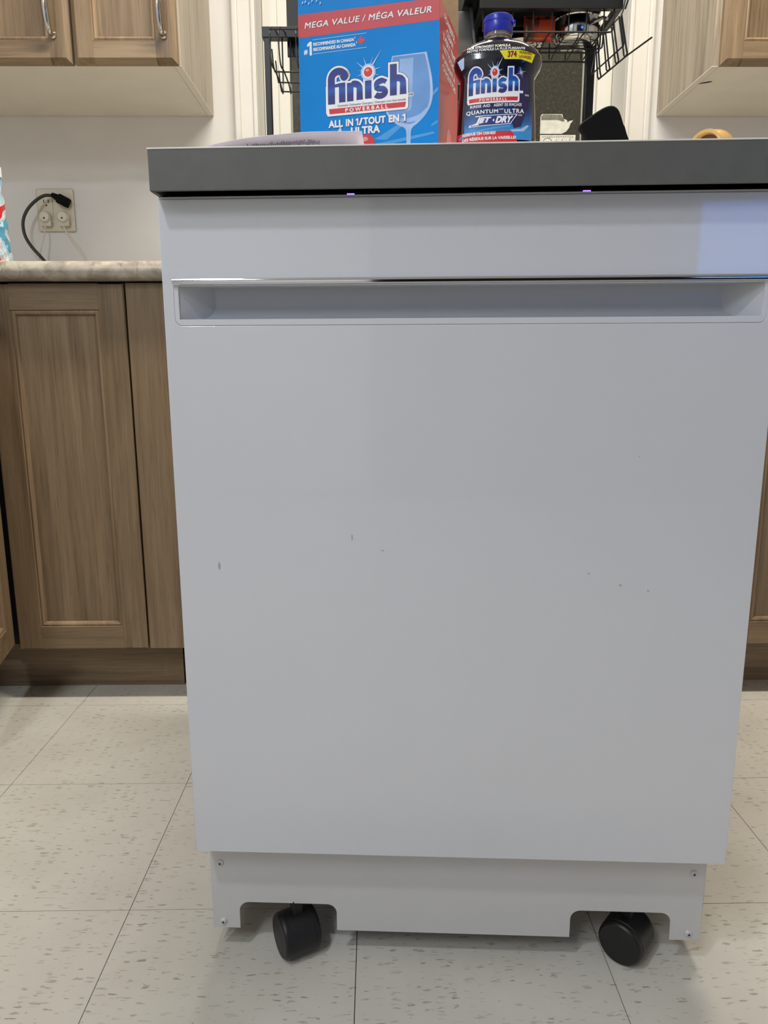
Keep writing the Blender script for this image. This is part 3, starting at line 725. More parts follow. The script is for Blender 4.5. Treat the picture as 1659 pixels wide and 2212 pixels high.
# drop the screw crosses to sub-part level of the plate (no fourth level)
for o in list(bpy.data.objects):
    if o.name.startswith('screw_cross'): o.parent = kpl
# casters
def caster(x, y, axis_deg, nm='caster'):
    """twin-wheel caster; axis_deg is the wheel axle's heading in the dishwasher's frame"""
    h = B().lathe([(.0262, -.0165), (.0274, -.0155), (.0274, .0155), (.0262, .0165)], 40, mat=Matrix.Rotation(PI / 2, 3, 'Y'))
    h.box(-.006, .006, -.006, .006, .02, .046)
    h = h.build('caster', 'casterblack', dw, True); h.location = (x, y, .0275); h.rotation_euler = (0, 0, math.radians(axis_deg))
    for s in (-1, 1):
        prof = [(.0030, .0236), (.0105, .0234), (.0215, .0228), (.0245, .0230), (.0262, .0216), (.0271, .0195), (.0268, .0158)]
        ww = B().lathe([(r_, s * hh) for r_, hh in prof], 40, mat=Matrix.Rotation(PI / 2, 3, 'Y')).build('wheel', 'casterblack', h, True)
    return h
caster(.106, .041, 30); caster(.511, .051, 52)
caster(.11, .52, 10); caster(.49, .52, -20)
# top: grey edged slab on a hollow tray, pale surface
b_ = B().box(0, Wd + .002, -.0220, -.0185, .8735, .9098, .0006)
b_.box(0, .004, -.0185, .600, .8735, .9098); b_.box(Wd - .002, Wd + .002, -.0185, .600, .8735, .9098); b_.box(.004, Wd - .002, .590, .600, .8735, .9098)
tag(b_.build('top_edge', 'lidgrey', dw), 'grey edge band of the top')
B().box(0.004, Wd - .002, -.0185, .590, .8820, .9097).build('top_core', 'blackmatte', dw)
B().box(-.0006, Wd + .0026, -.0228, .6005, .9096, .9110, .0006).build('top_surface', 'lidtop', dw)
B().box(.010, Wd - .010, .034, .58, .8681, .8820).build('top_gasket', 'blackmatte', dw)
for lx, wx in ((.1865, .0035), (.410, .0035)):
    B().box(lx - wx, lx + wx, .0015, .0045, .8729, .8740).build('indicator_light', 'led', dw)

# ------------------------------------------------------------------ detergent carton on the dishwasher
A_ = math.radians(16.2); ZT = .911
bx = empty('detergent_box', (.0745, .920, ZT), 'large blue and red carton of dishwasher detergent with opened top flaps', 'carton', rz=-A_)
BW, BD, BH = .170, .119, .2068
b_ = B(); th = .0012
b_.box(-BW, 0, 0, th, 0, BH); b_.box(-BW, 0, BD - th, BD, 0, BH); b_.box(-BW, -BW + th, th, BD - th, 0, BH); b_.box(-BW + th, -th, th, BD - th, 0, th)
body = b_.build('front_panel', 'boxblue', bx)
side_p = B().box(-th, 0.0003, 0.0002, BD, 0, BH).build('side_panel', 'boxred', bx)
fp = B().box(-BW, 0, 0, th, 0, .058).build('front_flap', 'boxblue', bx); fp.location = (0, 0, BH); fp.rotation_euler = (math.radians(-4), 0, 0)
fp = B().box(-BW, 0, -th, 0, 0, .085).build('back_flap', 'kraft', bx); fp.location = (0, BD, BH); fp.rotation_euler = (math.radians(5), 0, 0)
SLOGAN = (('ALL', -134, -115.8), ('IN', -112.2, -102.9), ('1', -99.8, -96.6), ('/', -96.3, -90.9), ('TOUT', -90.5, -63), ('EN', -59.4, -46.6), ('1', -43, -39))
# front print: u to the right from -170 to 0 (mm), v above the lid (mm)
F = lambda u, v, l: (u / 1000, -l * .3 - .00008, v / 1000)
def V(a): return a - 911
def P_(*pts): return [(u, V(v)) for u, v in pts]
pr = Print(F); pr.poly([(-170, V(1093)), (0, V(1093.5)), (0, V(1116)), (-170, V(1117.6))], .0002); pr.build('red_band', 'boxred', bx)
pr = Print(F)
pr.text('MEGA VALUE / MÉGA VALEUR', -161.4, -8.4, V(1101.4), V(1109.6), .0004, .022, .18, 1.08); pr.build('lettering_shadow', 'pdeep', bx)
pr = Print(F)
pr.text('MEGA VALUE / MÉGA VALEUR', -162, -9, V(1102), V(1110.2), .0006, .018, .18, 1.08); pr.build('lettering', 'pwhite', bx)
pr = Print(F)
pr.text('RECOMMENDED IN CANADA', -151.5, -101, V(1082.6), V(1086.2), .0003, .045)
pr.text('RECOMMANDÉ AU CANADA', -151.5, -99, V(1077), V(1081.6), .0003, .045)
pr.text('1', -100.4, -99.7, V(1085), V(1087), .0003, .03); pr.text('1', -98.4, -97.7, V(1080), V(1082), .0003, .03)
pr.text('#', -163.5, -158.6, V(1074.2), V(1079.6), .0003, .04); pr.one(-159.2, -153.4, V(1073), V(1087.6), .0003)
for t_, a0, a1 in SLOGAN:
    if t_ == '1': pr.one(a0, a1, V(991.8), V(999.6), .0011)
    else: pr.text(t_, a0, a1, V(991.6), V(999.8), .0011, .045, 0, 1.03)
pr.text('ULTRA', -106, -70, V(981.6), V(990.2), .0011, .045, 0, 1.05)
pr.build_each('lettering', 'pwhite', bx)
for v in (1089.2, 1074.2):
    pr = Print(F); pr.stroke([(-152, V(v)), (-86, V(v) + .3)], .35, .0003); pr.build('rule_line', 'pwhite', bx)
pr = Print(F)
for t_, a0, a1 in SLOGAN:
    if t_ == '1': pr.one(a0 + .1, a1 + .5, V(990.9), V(999.4), .0009, .3)
    else: pr.text(t_, a0 - .2, a1 + .7, V(990.8), V(999.8), .0009, .06, 0, 1.03)
pr.text('ULTRA', -106.5, -69.4, V(980.8), V(990), .0009, .07, 0, 1.05); pr.build_each('lettering_shadow', 'pnavy', bx)
ml = [(0, -6), (.35, -2.6), (2.6, -3.0), (2.2, -1.9), (5, .4), (4.2, .9), (4.7, 2.8), (3.1, 2.4), (2.7, 3.2), (1.2, 1.9), (1.7, 4.6), (.8, 4.2), (0, 6)]
ml = ml + [(-x, y) for x, y in ml[-2:0:-1]]
pr = Print(F); pr.poly([(-92.3 + x * .92, V(1081.8) + y * .92) for x, y in ml], .0003); pr.build('maple_leaf', 'pred', bx)
# printed wine glass
pr = Print(F)
bowl = P_((-55, 1062), (-58, 1050), (-61, 1036), (-63.5, 1022), (-64, 1010), (-61, 1000), (-54, 992), (-46, 987), (-40, 984), (-38, 976), (-37.8, 945), (-33.2, 945), (-33, 976), (-31, 984), (-25, 988), (-16, 996), (-9.5, 1006), (-7, 1018), (-8, 1034), (-11, 1048), (-14.6, 1062.5))
pr.blob(bowl, .0004, 4); pr.build('glass_outline', 'pglass2', bx)
pr = Print(F); pr.blob(P_((-54, 1061), (-57, 1049), (-60, 1035), (-62.2, 1021), (-62.6, 1010), (-59, 1001), (-52, 994), (-40, 989), (-30, 989), (-20, 996), (-12.5, 1006), (-10.2, 1018), (-11, 1034), (-13.5, 1048), (-17, 1061)), .0005); pr.build('glass_shade', 'pglass', bx)
pr = Print(F); pr.blob(P_((-46, 1058), (-47, 1030), (-46, 1008), (-33, 1004), (-31, 1030), (-30, 1058)), .0006)
pr.blob(P_((-60, 1001), (-50, 996), (-36, 994.5), (-22, 998), (-14, 1004), (-20, 993.5), (-34, 990), (-50, 992.5)), .0006)
pr.poly(P_((-36.8, 984), (-36.4, 946), (-35, 946), (-34.6, 984)), .0006)
pr.build('glass_highlight', plain('print_glass_light', (142, 178, 224), .4, mottle=.2, mscale=25), bx)
# pale rays behind the second ball
for ray_ in (((-78, 975), (-70, 978), (-42, 992), (-44, 986), (-62, 973)), ((-76, 970), (-6, 978), (-4, 975.5), (-72, 966)), ((-60, 960), (-2, 966), (-2, 961.5), (-60, 955)), ((-7, 1020), (-1, 1025), (-1, 1021), (-9, 1014)), ((-8, 986), (-1, 990), (-1, 987), (-9, 983.4))):
    pr = Print(F); pr.poly(P_(*ray_), .0003); pr.build('light_ray', 'pray', bx)
pr = Print(F); pr.disc(-86, V(972), 9.2, .0013, 30); pr.build('printed_ball', 'pred', bx)
pr = Print(F); pr.disc(-88.5, V(976), 3.8, .0015, 20, 2.4); pr.build('ball_shine', 'ppink', bx)
scrapes = [[(-121, V(985)), (-118.6, V(983)), (-117.4, V(986)), (-118.2, V(990)), (-119.8, V(994)), (-120.2, V(990)), (-122, V(988.4))]]
for k in range(6):
    x = -166 + k * 4.4 + random.random() * 1.5; y = V(1125) + random.random() * 5
    scrapes.append([(x, y), (x + 1.3, y + .6), (x + 1.9, y + 2.6), (x + .8, y + 3.4), (x + .2, y + 1.8)])
for sc_ in scrapes:
    pr = Print(F); pr.poly(sc_, .0014); pr.build('scraped_print', 'pglow', bx)

def letter_print(zc, sy, bright):
    """flat printed gradient of the wordmark: navy foot and head, brighter blue through the middle"""
    mt, nt, b = nodes('wordmark_print')
    tc = nt.nodes.new('ShaderNodeTexCoord'); sp = nt.nodes.new('ShaderNodeSeparateXYZ'); nt.links.new(tc.outputs['Object'], sp.inputs[0])
    mr = nt.nodes.new('ShaderNodeMapRange'); mr.inputs[1].default_value = zc - .013 * sy; mr.inputs[2].default_value = zc + .024 * sy
    nt.links.new(sp.outputs[2], mr.inputs[0])
    k = bright
    r = ramp(nt, [(0.0, s2l((30, 40, 112))), (0.24, s2l((28, 42, 120))), (0.40 + .02 * k, s2l((18 - 6 * k, 84 + 34 * k, 172 + 30 * k))), (0.55, s2l((26, 48 + 26 * k, 132 + 34 * k))), (1.0, s2l((26, 42 + 22 * k, 120 + 40 * k)))])
    nt.links.new(mr.outputs[0], r.inputs[0]); nt.links.new(r.outputs[0], b.inputs['Base Color']); b.inputs['Roughness'].default_value = .4
    return mt
def logo(F, root, sx, sy, ox_, oz_, lift0, hl):
    """rounded five-letter wordmark on its white plate with a ball for the second dot; design space in mm of the carton"""
    G = lambda u, v, l: F(ox_ + (u + 84) * sx, oz_ + (v - V(1030)) * sy, l)
    if getattr(F, 'sub', False): G.sub = True; G.sub_len = F.sub_len / sx
    X = V(1038.6); Bs = V(1018)
    f_hook = arc(-120.5, V(1044.0), 9.0, 8.2, 180, 15, 18)
    S = [  # letter strokes: (points, widths)
        ([(-129.6, V(1017.2)), (-129.6, V(1034))] + [(-129.5, V(1044))] + f_hook[1:] , [8.8, 8.8] + [8.6] + [8.4 - .06 * i for i in range(len(f_hook) - 1)]),
        ([(-125.5, X - 1.8), (-119, X - 1.2), (-112.2, X - .6)], [3.2, 4.0, 3.4]),
        ([(-116.2, V(1018.4)), (-116.2, X)], 8.0),
        ([(-106.2, V(1018.6)), (-106.2, X)], 8.0),
        (arc(-101.2, V(1031.5), 6.6, 5.4, 118, 0, 10) + [(-94.6, V(1019.2))], [4] + [7.2] * 10 + [8.0]),
        ([(-84, V(1019.6)), (-84, X + .4)], 8.0),
        (arc(-67.6, V(1033.2), 6.4, 4.0, 35, 180, 12) + arc(-68.6, V(1031.0), 6, 2.2, 200, 262, 4)[1:] + arc(-69.6, V(1025.0), 6.4, 3.9, 72, -150, 16)[1:], [5.0] * 4 + [6.4] * 28),
        ([(-53.6, V(1020.2)), (-53.6, V(1053.4))], 8.2),
        (arc(-48.6, V(1033), 6.6, 5.4, 118, 0, 10) + [(-42, V(1020.6))], [4] + [7.2] * 10 + [8.0]),
    ]
    S = [(a, b2 if not isinstance(b2, list) else (b2 + [b2[-1]] * len(a))[:len(a)]) for a, b2 in S]
    # plate outlines
    for nm, mat, grow, lift in (('logo_outline', 'pnavy', 2.7, -.0008), ('logo_plate', 'pwhite', 2.2, -.0003)):
        g = grow; pr = Print(G)
        for q_i, (a, wd) in enumerate(S): pr.stroke(a, wd, lift0 + lift + q_i * .00003, grow=g)
        pr.disc(-113.2, V(1046.6), 4.6 + g, lift0 + lift)
        pr.poly([(-134.5 - g, V(1037)) if False else (-134.5 - g, V(1037)), (-38 + g, V(1037)), (-38 + g, V(1006.4)), (-40 + g, V(1005) - g + 1.5), (-132.5 - g, V(1005) - g + 1.5), (-134.5 - g, V(1008))], lift0 + lift + .00035)
        pr.poly([(-40, V(1017.5)), (-30 + g * .4, V(1017.5)), (-30 + g * .4, V(1021.2)), (-40, V(1021.2))], lift0 + lift - .00004)
        pr.disc(-84, V(1048), 5.6 + g * .4, lift0 + lift + .0004)
        pr.build(nm, mat, root)
    pr = Print(G)
    for q_i, (a, wd) in enumerate(S): pr.stroke(a, wd, lift0 + .0004 + q_i * .00003)
    pr.disc(-113.4, V(1046.4), 4.9, lift0 + .0008)
    pr.build('logo_letters', letter_print(oz_ / 1000, sy, hl), root)
    pr = Print(G); pr.poly([(-133, V(1012.3)), (-38.5, V(1012.3)), (-39.6, V(1006.8)), (-132.2, V(1006.6))], lift0 + .0004); pr.build('logo_bar', 'pred', root)
    # starburst and ball
    pr = Print(G)
    for (ux, vz, wd) in ((-68, 1070, 1.5), (-99, 1060.5, 1.3), (-89.5, 1064, 1.2), (-68, 1052, 1.2), (-98, 1044.5, 1.1), (-96, 1051, .9), (-70, 1043, 1.0), (-78, 1064, .9)):
        d = Vector((ux + 84, V(vz) - V(1048))).normalized(); nn = Vector((-d.y, d.x)) * wd
        c0 = Vector((-84, V(1048)))
        a = c0 + nn; b2 = c0 - nn; pr.add([tuple(a), (ux, V(vz)), tuple(b2)], [(0, 1, 2)], lift0 + .0005)
    pr.disc(-84, V(1048), 9.0, lift0 - .0001, 28)
    pr.build('starburst', 'pglow', root)
    pr = Print(G); pr.disc(-84, V(1048), 7.0, lift0 + .0006, 28); pr.build('starburst_core', 'pwhite', root)
    pr = Print(G); pr.disc(-84, V(1048), 5.2, lift0 + .0008, 28); pr.build('logo_ball', 'pred', root)
    pr = Print(G); pr.disc(-85, V(1050), 2.2, lift0 + .0010, 20, 1.5); pr.build('ball_shine', 'ppink', root)
    pr = Print(G); pr.text('POWERBALL', -112.5, -60, V(1007.3), V(1011.5), lift0 + .0006, .03, 0, 1.5)
    pr.build('logo_lettering', 'pwhite', root)
    return G
G = logo(F, bx, 1.0, 1.0, -84, V(1030), .0016, 0.0)
pr = Print(G)
pr.text('Automatic Dishwasher Detergent / Détergent pour lave-vaisselle', -122, -38.5, V(1013.0), V(1016.2), .0018, .012)
pr.text('R/MD', -35.5, -29.6, V(1018.3), V(1020.5), .0018, .02); pr.build_each('small_lettering', 'pblack', bx)
# side print
SF = lambda u, v, l: (l * .3 + .0004, u / 1000, v / 1000)
pr = Print(SF)
for k, (t, a0, a1) in enumerate((('POWERFUL', 26, 94), ('CLEAN', 38, 82), ('EVERY TIME', 20, 98), ('NETTOYAGE', 20, 98), ('PUISSANT À', 16, 98), ('CHAQUE FOIS', 16, 102))):
    z = V(1103.5) - k * 11.2; pr.text(t, a0, a1, z, z + 7.6, .0002, .04)
pr.build_each('lettering', 'pwhite', bx)
pr = Print(SF); pr.disc(62, 52, 20, .0003, 24, 34); pr.build('printed_shine', 'ppink', bx)
pr = Print(SF); pr.disc(62, 50, 9, .0005, 24, 17); pr.build('printed_spot', plain('print_brown', (120, 60, 50), .5), bx)

# ------------------------------------------------------------------ rinse aid bottle
Bn = math.radians(8.5)
bt = empty('rinse_aid_bottle', (.144 - .002, .928, ZT), 'dark rinse aid bottle with blue flip cap and printed front label', 'bottle', rz=-Bn)
prof = [(0.000, .0430, .0230), (0.004, .0455, .0255), (.020, .0462, .0262), (.052, .0460, .0262), (.090, .0440, .0258), (.112, .0425, .0252), (.121, .0424, .0250), (.127, .0455, .0256), (.132, .0485, .0264), (.137, .0502, .0268), (.143, .0492, .0264), (.149, .0450, .0248), (.154, .0385, .0225), (.158, .0300, .0195), (.1610, .0215, .0170), (.1625, .0160, .0155)]
def ab(z):
    for (z0_, a0_, b0_), (z1_, a1_, b1_) in zip(prof, prof[1:]):
        if z <= z1_: t = (z - z0_) / (z1_ - z0_); return a0_ + (a1_ - a0_) * t, b0_ + (b1_ - b0_) * t
    return prof[-1][1:]
def ring(z, n=56, p=2.7):
    a, b2 = ab(z); pp = p if z < .156 else 2.7 - .7 * (z - .156) / .0065
    out = []
    for i in range(n):
        t = 2 * PI * i / n; c_, s_ = math.cos(t), math.sin(t)
        out.append((a * math.copysign(abs(c_) ** (2 / pp), c_), b2 * math.copysign(abs(s_) ** (2 / pp), s_), z))
    return out
def loft(name, zs, mat, parent, captop=True):
    bm_ = bmesh.new(); R_ = [[bm_.verts.new(p) for p in ring(z)] for z in zs]; n = len(R_[0])
    for i in range(len(R_) - 1):
        for j in range(n): bm_.faces.new((R_[i][j], R_[i][(j + 1) % n], R_[i + 1][(j + 1) % n], R_[i + 1][j]))
    bm_.faces.new(R_[0][::-1]); bm_.faces.new(R_[-1])
    me = bpy.data.meshes.new(name); bm_.to_mesh(me); bm_.free(); return link(name, me, mat, parent, True)
zz = sorted(set([p[0] for p in prof] + [i * .004 for i in range(41)]))
loft('bottle_body', zz, 'liquid', bt)
B().lathe([(.0155, .1618), (.0150, .1640), (.0158, .1655), (.0152, .1670), (.0152, .1700)], 36).build('neck', 'clearplast', bt, True)
cp = B().lathe([(.0160, .1695), (.0163, .1700), (.0163, .1800), (.0160, .1806), (.0166, .1811), (.0166, .1858), (.0158, .1872), (.0135, .1877)], 48)
cp.box(.0155, .0192, -.006, .004, .1785, .1830, .0012)
cp.build('cap', 'cap', bt, True)
def FB(u, v, l):
    """print on the bowed front of the bottle"""
    z = v / 1000; a, b2 = ab(max(0, min(.158, z))); uu = u / 1000
    k = min(.985, abs(uu) / a); p_ = 2.7
    y = -b2 * (1 - k ** p_) ** (1 / p_)
    return (uu, y - l * .45 - .00025, z)
FB.sub = True; FB.sub_len = 2.6
pr = Print(FB); pr.grid(-36, 40.5, 52, 145.5, .0001, 30, 60); pr.build('label', 'label', bt)
pr = Print(FB)
pr.grid(-44, -36.5, 0.5, 62, .0001, 4, 10); pr.grid(-36.5, 18, 0.5, 61.5, .0003, 22, 16); 
pr.add([(18, 0), (33, 0), (30, 40), (18, 61.5)], [(0, 1, 2, 3)], .0003); pr.build('red_panel', 'pred', bt)
pr = Print(FB)
for k in range(20):
    t = k / 20; u0 = -42 + 58 * t; v0 = 56 + 9 * math.sin(t * 1.6) ; pr.add([(u0, v0), (u0 + 3, v0 + .42), (u0 + 3, v0 + 2.6), (u0, v0 + 2.2)], [(0, 1, 2, 3)], .0004)
pr.build('glow_line', 'pray', bt)
pr = Print(FB); pr.poly([(15, 121), (35, 120), (35.5, 100), (33, 80), (28, 66), (20, 64), (17, 72), (20, 90)], .0003); pr.build('glass_picture', 'lblpurple', bt)
pr = Print(FB); pr.poly([(16, 62.5), (28, 63.5), (35, 68), (37, 67), (31, 61), (18, 60.5)], .0004); pr.build('glass_highlight', 'pglass2', bt)
pr = Print(FB)
for a in range(8):
    t = a * PI / 4 + .3; L = 6 if a % 2 == 0 else 3.4
    pr.add([(26.5 + .5 * math.cos(t + PI / 2), 122 + .5 * math.sin(t + PI / 2)), (26.5 + L * math.cos(t), 122 + L * math.sin(t)), (26.5 - .5 * math.cos(t + PI / 2), 122 - .5 * math.sin(t + PI / 2))], [(0, 1, 2)], .0005)
pr.build('sparkle', 'pglass2', bt)
pr = Print(FB)
o_ = 1.5
pr.text('OUR STRONGEST FORMULA', -34, 14, 148.2, 151.3, .0005, .03)
pr.text('NOTRE FORMULE LA PLUS PUISSANTE', -34, 30, 144.9, 147.7, .0005, .03)
pr.text('RINSE AID', -29.5, -7, 87.2, 90.2, .0005, .03, 0, 1.15); pr.text('AGENT DE RINÇAGE', -3, 28, 86.6, 90.4, .0005, .03, 0, 1.15)
pr.text('QUANTUM', -34, 2, 79.8, 84.6, .0005, .03, 0, 1.15); pr.text('ULTRA', 9, 31, 79.8, 84.4, .0005, .03, 0, 1.15)
pr.text('TM/MD', 3, 8, 83.5, 84.9, .0005, .02); pr.text('®/MD', 31.5, 36, 98, 100, .0005, .02); pr.text('®/MD', 24.5, 29, 77.0, 78.6, .0005, .02)
pr.text('RESIDUE ON DISHES?', -38, 0, 60.4 - 2, 63.6 - 2, .0006, .04); pr.text('DES RÉSIDUS SUR LA VAISSELLE?', -38, 23, 54.4 - 1.5, 58.4 - 1.5, .0006, .04)
pr.build_each('lettering', 'pwhite', bt)
pr = Print(FB)
pr.poly([(-31, 67.4), (-21, 67.4), (16, 68.6), (24, 79.0), (-23, 78.6), (-24, 77.6), (-13, 77.2), (-17, 71), (-30, 69.4)], .0006); pr.build('jet_plate_edge', 'pwhite', bt)
pr = Print(FB); pr.poly([(-29, 68.1), (-21, 68.1), (15.6, 69.2), (22.4, 78.3), (-19, 78.0), (-12.4, 77.0), (-16, 70.6), (-28, 69)], .0008); pr.build('jet_plate', 'pnavy', bt)
pr = Print(FB); pr.text('JET', -24, -5.2, 69.2, 76.8, .0010, .06, .35); pr.text('DRY', -1, 19, 69.8, 77.2, .0010, .06, .35)
pr.poly([(-27.4, 68.6), (-20, 68.8), (-19, 70.4), (-25, 70)], .0010)
pr.poly([(-4.4, 73.2), (-3.4, 73.7), (-2.9, 75.3), (-2.4, 73.7), (-1.4, 73.2), (-2.4, 72.7), (-2.9, 71.1), (-3.4, 72.7)], .0010); pr.build('jet_lettering', 'pwhite', bt)
pr = Print(FB); pr.poly([(2, 144.2), (12, 144.4), (24, 144.2), (36, 142.2), (41.5, 140.6), (38, 131.6), (26, 134.6), (8, 135)], .0005); pr.build('yellow_flash', 'pyellow', bt)
pr = Print(FB); pr.text('374', 11, 21, 136.6, 143.2, .0007, .05); pr.text('WASHES', 23.4, 37.6, 140.2, 143.2, .0007, .03, slope=-.06); pr.text('LAVAGES', 23.4, 37, 135.9, 139, .0007, .03, slope=-.08); pr.build_each('red_lettering', 'pdeep', bt)
pr = Print(FB); pr.poly([(-45, 138), (-37.2, 141), (-37.2, 130), (-40, 128.5)], .0005); pr.build('white_flash', 'pglass2', bt)
logo(FB, bt, .58, .72, -2.6, 109.6, .0012, 1.0)

# ------------------------------------------------------------------ paper, black object, amber cup on the dishwasher
pp = empty('paper_sheet', (-.09, .78, ZT), 'curled sheet of printed paper at the front edge of the dishwasher top', 'paper')
front = [(-.150, .805), (-.12, .806), (-.09, .806), (-.05, .806), (-.006, .800)]
back = [(-.1600, .762, .0085), (-.122, .759, .0142), (-.073, .756, .0182), (-.042, .754, .0186), (-.0112, .752, .0184)]
vs = []; fs = []; NR = 8
fx = smooth_path([(x, y, .0006) for x, y in front], 5); bk = smooth_path(back, 5)   # the near edge lifts: its underside faces the room
for j in range(NR + 1):
    t = j / NR
    for a, c_ in zip(fx, bk):
        v = a.lerp(c_, t); k_ = .0006 + (c_.z - .0006) * (t ** 1.5) + (.0 if j else 0)
        if a is fx[0]: pass
        vs.append((v.x + .09, v.y - .78, k_))
nn = len(fx)
for j in range(NR):
    for i in range(nn - 1): a = j * nn + i; fs.append((a, a + 1, a + nn + 1, a + nn))
me = bpy.data.meshes.new('sheet'); me.from_pydata(vs, [], fs); me.update()
so = link('sheet', me, 'paper', pp, True); md = so.modifiers.new('thick', 'SOLIDIFY'); md.thickness = .0003; md.offset = -1
pr = Print(lambda u, v, l: (u, v, l)); q_ = []
def on_sheet(s, t, l):
    i = s * (nn - 1); i0 = min(nn - 2, int(i)); f_ = i - i0; j = t * NR; j0 = min(NR - 1, int(j)); g_ = j - j0
    a = Vector(vs[j0 * nn + i0]).lerp(Vector(vs[j0 * nn + i0 + 1]), f_); b2 = Vector(vs[(j0 + 1) * nn + i0]).lerp(Vector(vs[(j0 + 1) * nn + i0 + 1]), f_)
    o = a.lerp(b2, g_); o.z -= l * 1.6; o.y -= l; return tuple(o)
vv = []; ff = []
for k in range(46):
    s = .24 + k * .0098; h = random.uniform(.02, .07); c0 = .78 + random.uniform(-.02, .02); k_ = len(vv)
    for (ds, dt) in ((-.0016, -h), (.0016, -h), (.0016, h), (-.0016, h)): vv.append(on_sheet(s + ds, min(.99, c0 + dt), .0005))
    ff.append((k_, k_ + 1, k_ + 2, k_ + 3))
me = bpy.data.meshes.new('printing'); me.from_pydata(vv, [], ff); link('printing', me, 'pblack', pp)

bo = empty('plastic_turner_head', (.238, .82, ZT), 'black rounded plastic utensil head standing at the right on the dishwasher top', 'utensil')
sh = [(-.006, 0), (.032, 0), (.0290, .016), (.0216, .0325), (.0184, .0410), (.0168, .0428), (.0166, .0440), (.0135, .0520), (.0105, .0572), (.0050, .0598), (-.004, .0572), (-.0205, .0465), (-.0248, .0425), (-.0250, .0395), (-.0205, .0330), (-.0120, .014)]
ol = smooth_path([(x, y, 0) for x, y in sh] + [(-.006, 0, 0)], 4)[:-1]
plate('head', [[(p.x, p.y) for p in ol]], -.004, .004, 'blackmatte', bo, .0015)
B().box(-.010, .032, -.010, .012, 0, .004, .001).build('foot', 'blackmatte', bo)

cu = empty('amber_cup', (.352, .835, ZT), 'small glossy amber cup lying on its side at the right of the dishwasher top', 'cup')
Rm = Matrix.Rotation(math.radians(-52), 3, 'Z') @ Matrix.Rotation(math.radians(90), 3, 'X') @ Matrix.Rotation(math.radians(0), 3, 'X')
# lathe axis +z is the mouth, turned toward the camera and left; belly wider than the mouth
b_ = B().lathe([(.0010, -.062), (.0090, -.062), (.0120, -.060), (.0175, -.040), (.0222, -.018), (.0226, -.010), (.0205, -.003), (.0172, .001), (.0166, .003), (.0190, .0045), (.0200, .0060), (.0195, .0072), (.0165, .0070), (.0150, .003), (.0190, -.010), (.0010, -.050)], 40, mat=Rm, capends=False)
o = b_.build('cup_body', 'amber', cu, True); o.location = (0, 0, .0232)
b_ = B().lathe([(.0008, .0015), (.0155, .0015)], 32, mat=Rm, capends=False); o = b_.build('cup_inside', 'amberin', cu); o.location = (0, 0, .0232)

# ------------------------------------------------------------------ dish rack standing over the sink
rk = empty('dish_rack', (0, 1.83, .911), 'black metal dish rack over the sink in front of the window', 'dish rack')
def R_pt(x, y, z): return (x, y - 1.83, z - .911)
def rbox(b_, x0, x1, y0, y1, z0, z1, bev=.001): return b_.box(x0, x1, y0 - 1.83, y1 - 1.83, z0 - .911, z1 - .911, bev)
rbox(B(), -.2440, -.2310, 1.820, 1.840, .911, 1.430).build('post', 'blackmetal', rk)
rbox(B(), .4800, .4990, 1.820, 1.840, .911, 1.455).build('post', 'blackmetal', rk)
for x in (-.2375, .4895): rbox(B(), x - .014, x + .014, 1.74, 1.92, .911, .921, .003).build('foot', 'blackmetal', rk)
rbox(B(), -.2480, .505, 1.818, 1.842, 1.4290, 1.4510).build('rear_beam', 'blackmetal', rk)
rbox(B(), .2190, .5160, 1.690, 1.704, 1.4330, 1.4560).build('front_beam', 'blackmetal', rk)
for x in (.2190, .505): rbox(B(), x, x + .011, 1.704, 1.818, 1.4330, 1.4500).build('side_beam', 'blackmetal', rk)
rbox(B(), -.195, -.02, 1.846, 1.852, 1.40, 1.60).build('back_panel', 'blackmetal', rk)
rbox(B(), -.10, .22, 1.846, 1.852, 1.44, 1.60).build('back_panel', 'blackmetal', rk)
rbox(B(), .19, .49, 1.70, 1.84, 1.456, 1.459).build('drip_shelf', 'blackmetal', rk)
wr = .0016
def wires(name, paths, r=wr, n=6):
    b_ = B()
    for pth in paths: b_.tube([R_pt(*q) for q in pth], r, n)
    return b_.build(name, 'blackmetal', rk, True)
# right basket: front verticals that turn under and run back
paths = []
z0b = 1.392
for x in (.333, .372, .407, .444, .480):
    paths.append(smooth_path([(x, 1.700, 1.434), (x, 1.700, 1.400), (x - .002, 1.702, 1.393), (x - .006, 1.712, 1.3905), (x - .006, 1.75, 1.390), (x - .006, 1.80, 1.390), (x - .006, 1.845, 1.392), (x - .006, 1.85, 1.430)], 4))
for x in (.245, .29): paths.append(smooth_path([(x, 1.700, 1.434), (x, 1.700, 1.396), (x, 1.712, 1.3905), (x, 1.80, 1.390), (x, 1.845, 1.392), (x, 1.85, 1.430)], 4))
wires('basket_rib', paths)
ps = []
for y, z in ((1.6975, 1.392), (1.770, 1.3885), (1.792, 1.3885), (1.848, 1.3905)):
    ps.append(smooth_path([(.228, y, z + .040), (.228, y, z + .008), (.234, y, z), (.30, y, z), (.45, y, z), (.492, y, z), (.499, y, z + .008), (.500, y, z + .042)], 4))
wires('basket_rail', ps, .0018)
# left hanging basket
ps = []
for x in (-.214, -.196, -.160, -.125, -.09):
    ps.append(smooth_path([(x, 1.825, 1.440), (x, 1.70, 1.400), (x, 1.690, 1.36), (x + .003, 1.688, 1.326), (x + .008, 1.70, 1.318), (x + .010, 1.77, 1.318), (x + .010, 1.82, 1.32), (x + .010, 1.825, 1.43)], 4))
for y in (1.70, 1.76, 1.815): ps.append(smooth_path([(-.212, y, 1.36), (-.208, y, 1.322), (-.198, y, 1.317), (-.12, y, 1.317), (-.05, y, 1.317)], 4))
ps.append([(-.216, 1.693, 1.395), (-.05, 1.693, 1.395)])
wires('hanging_basket', ps)
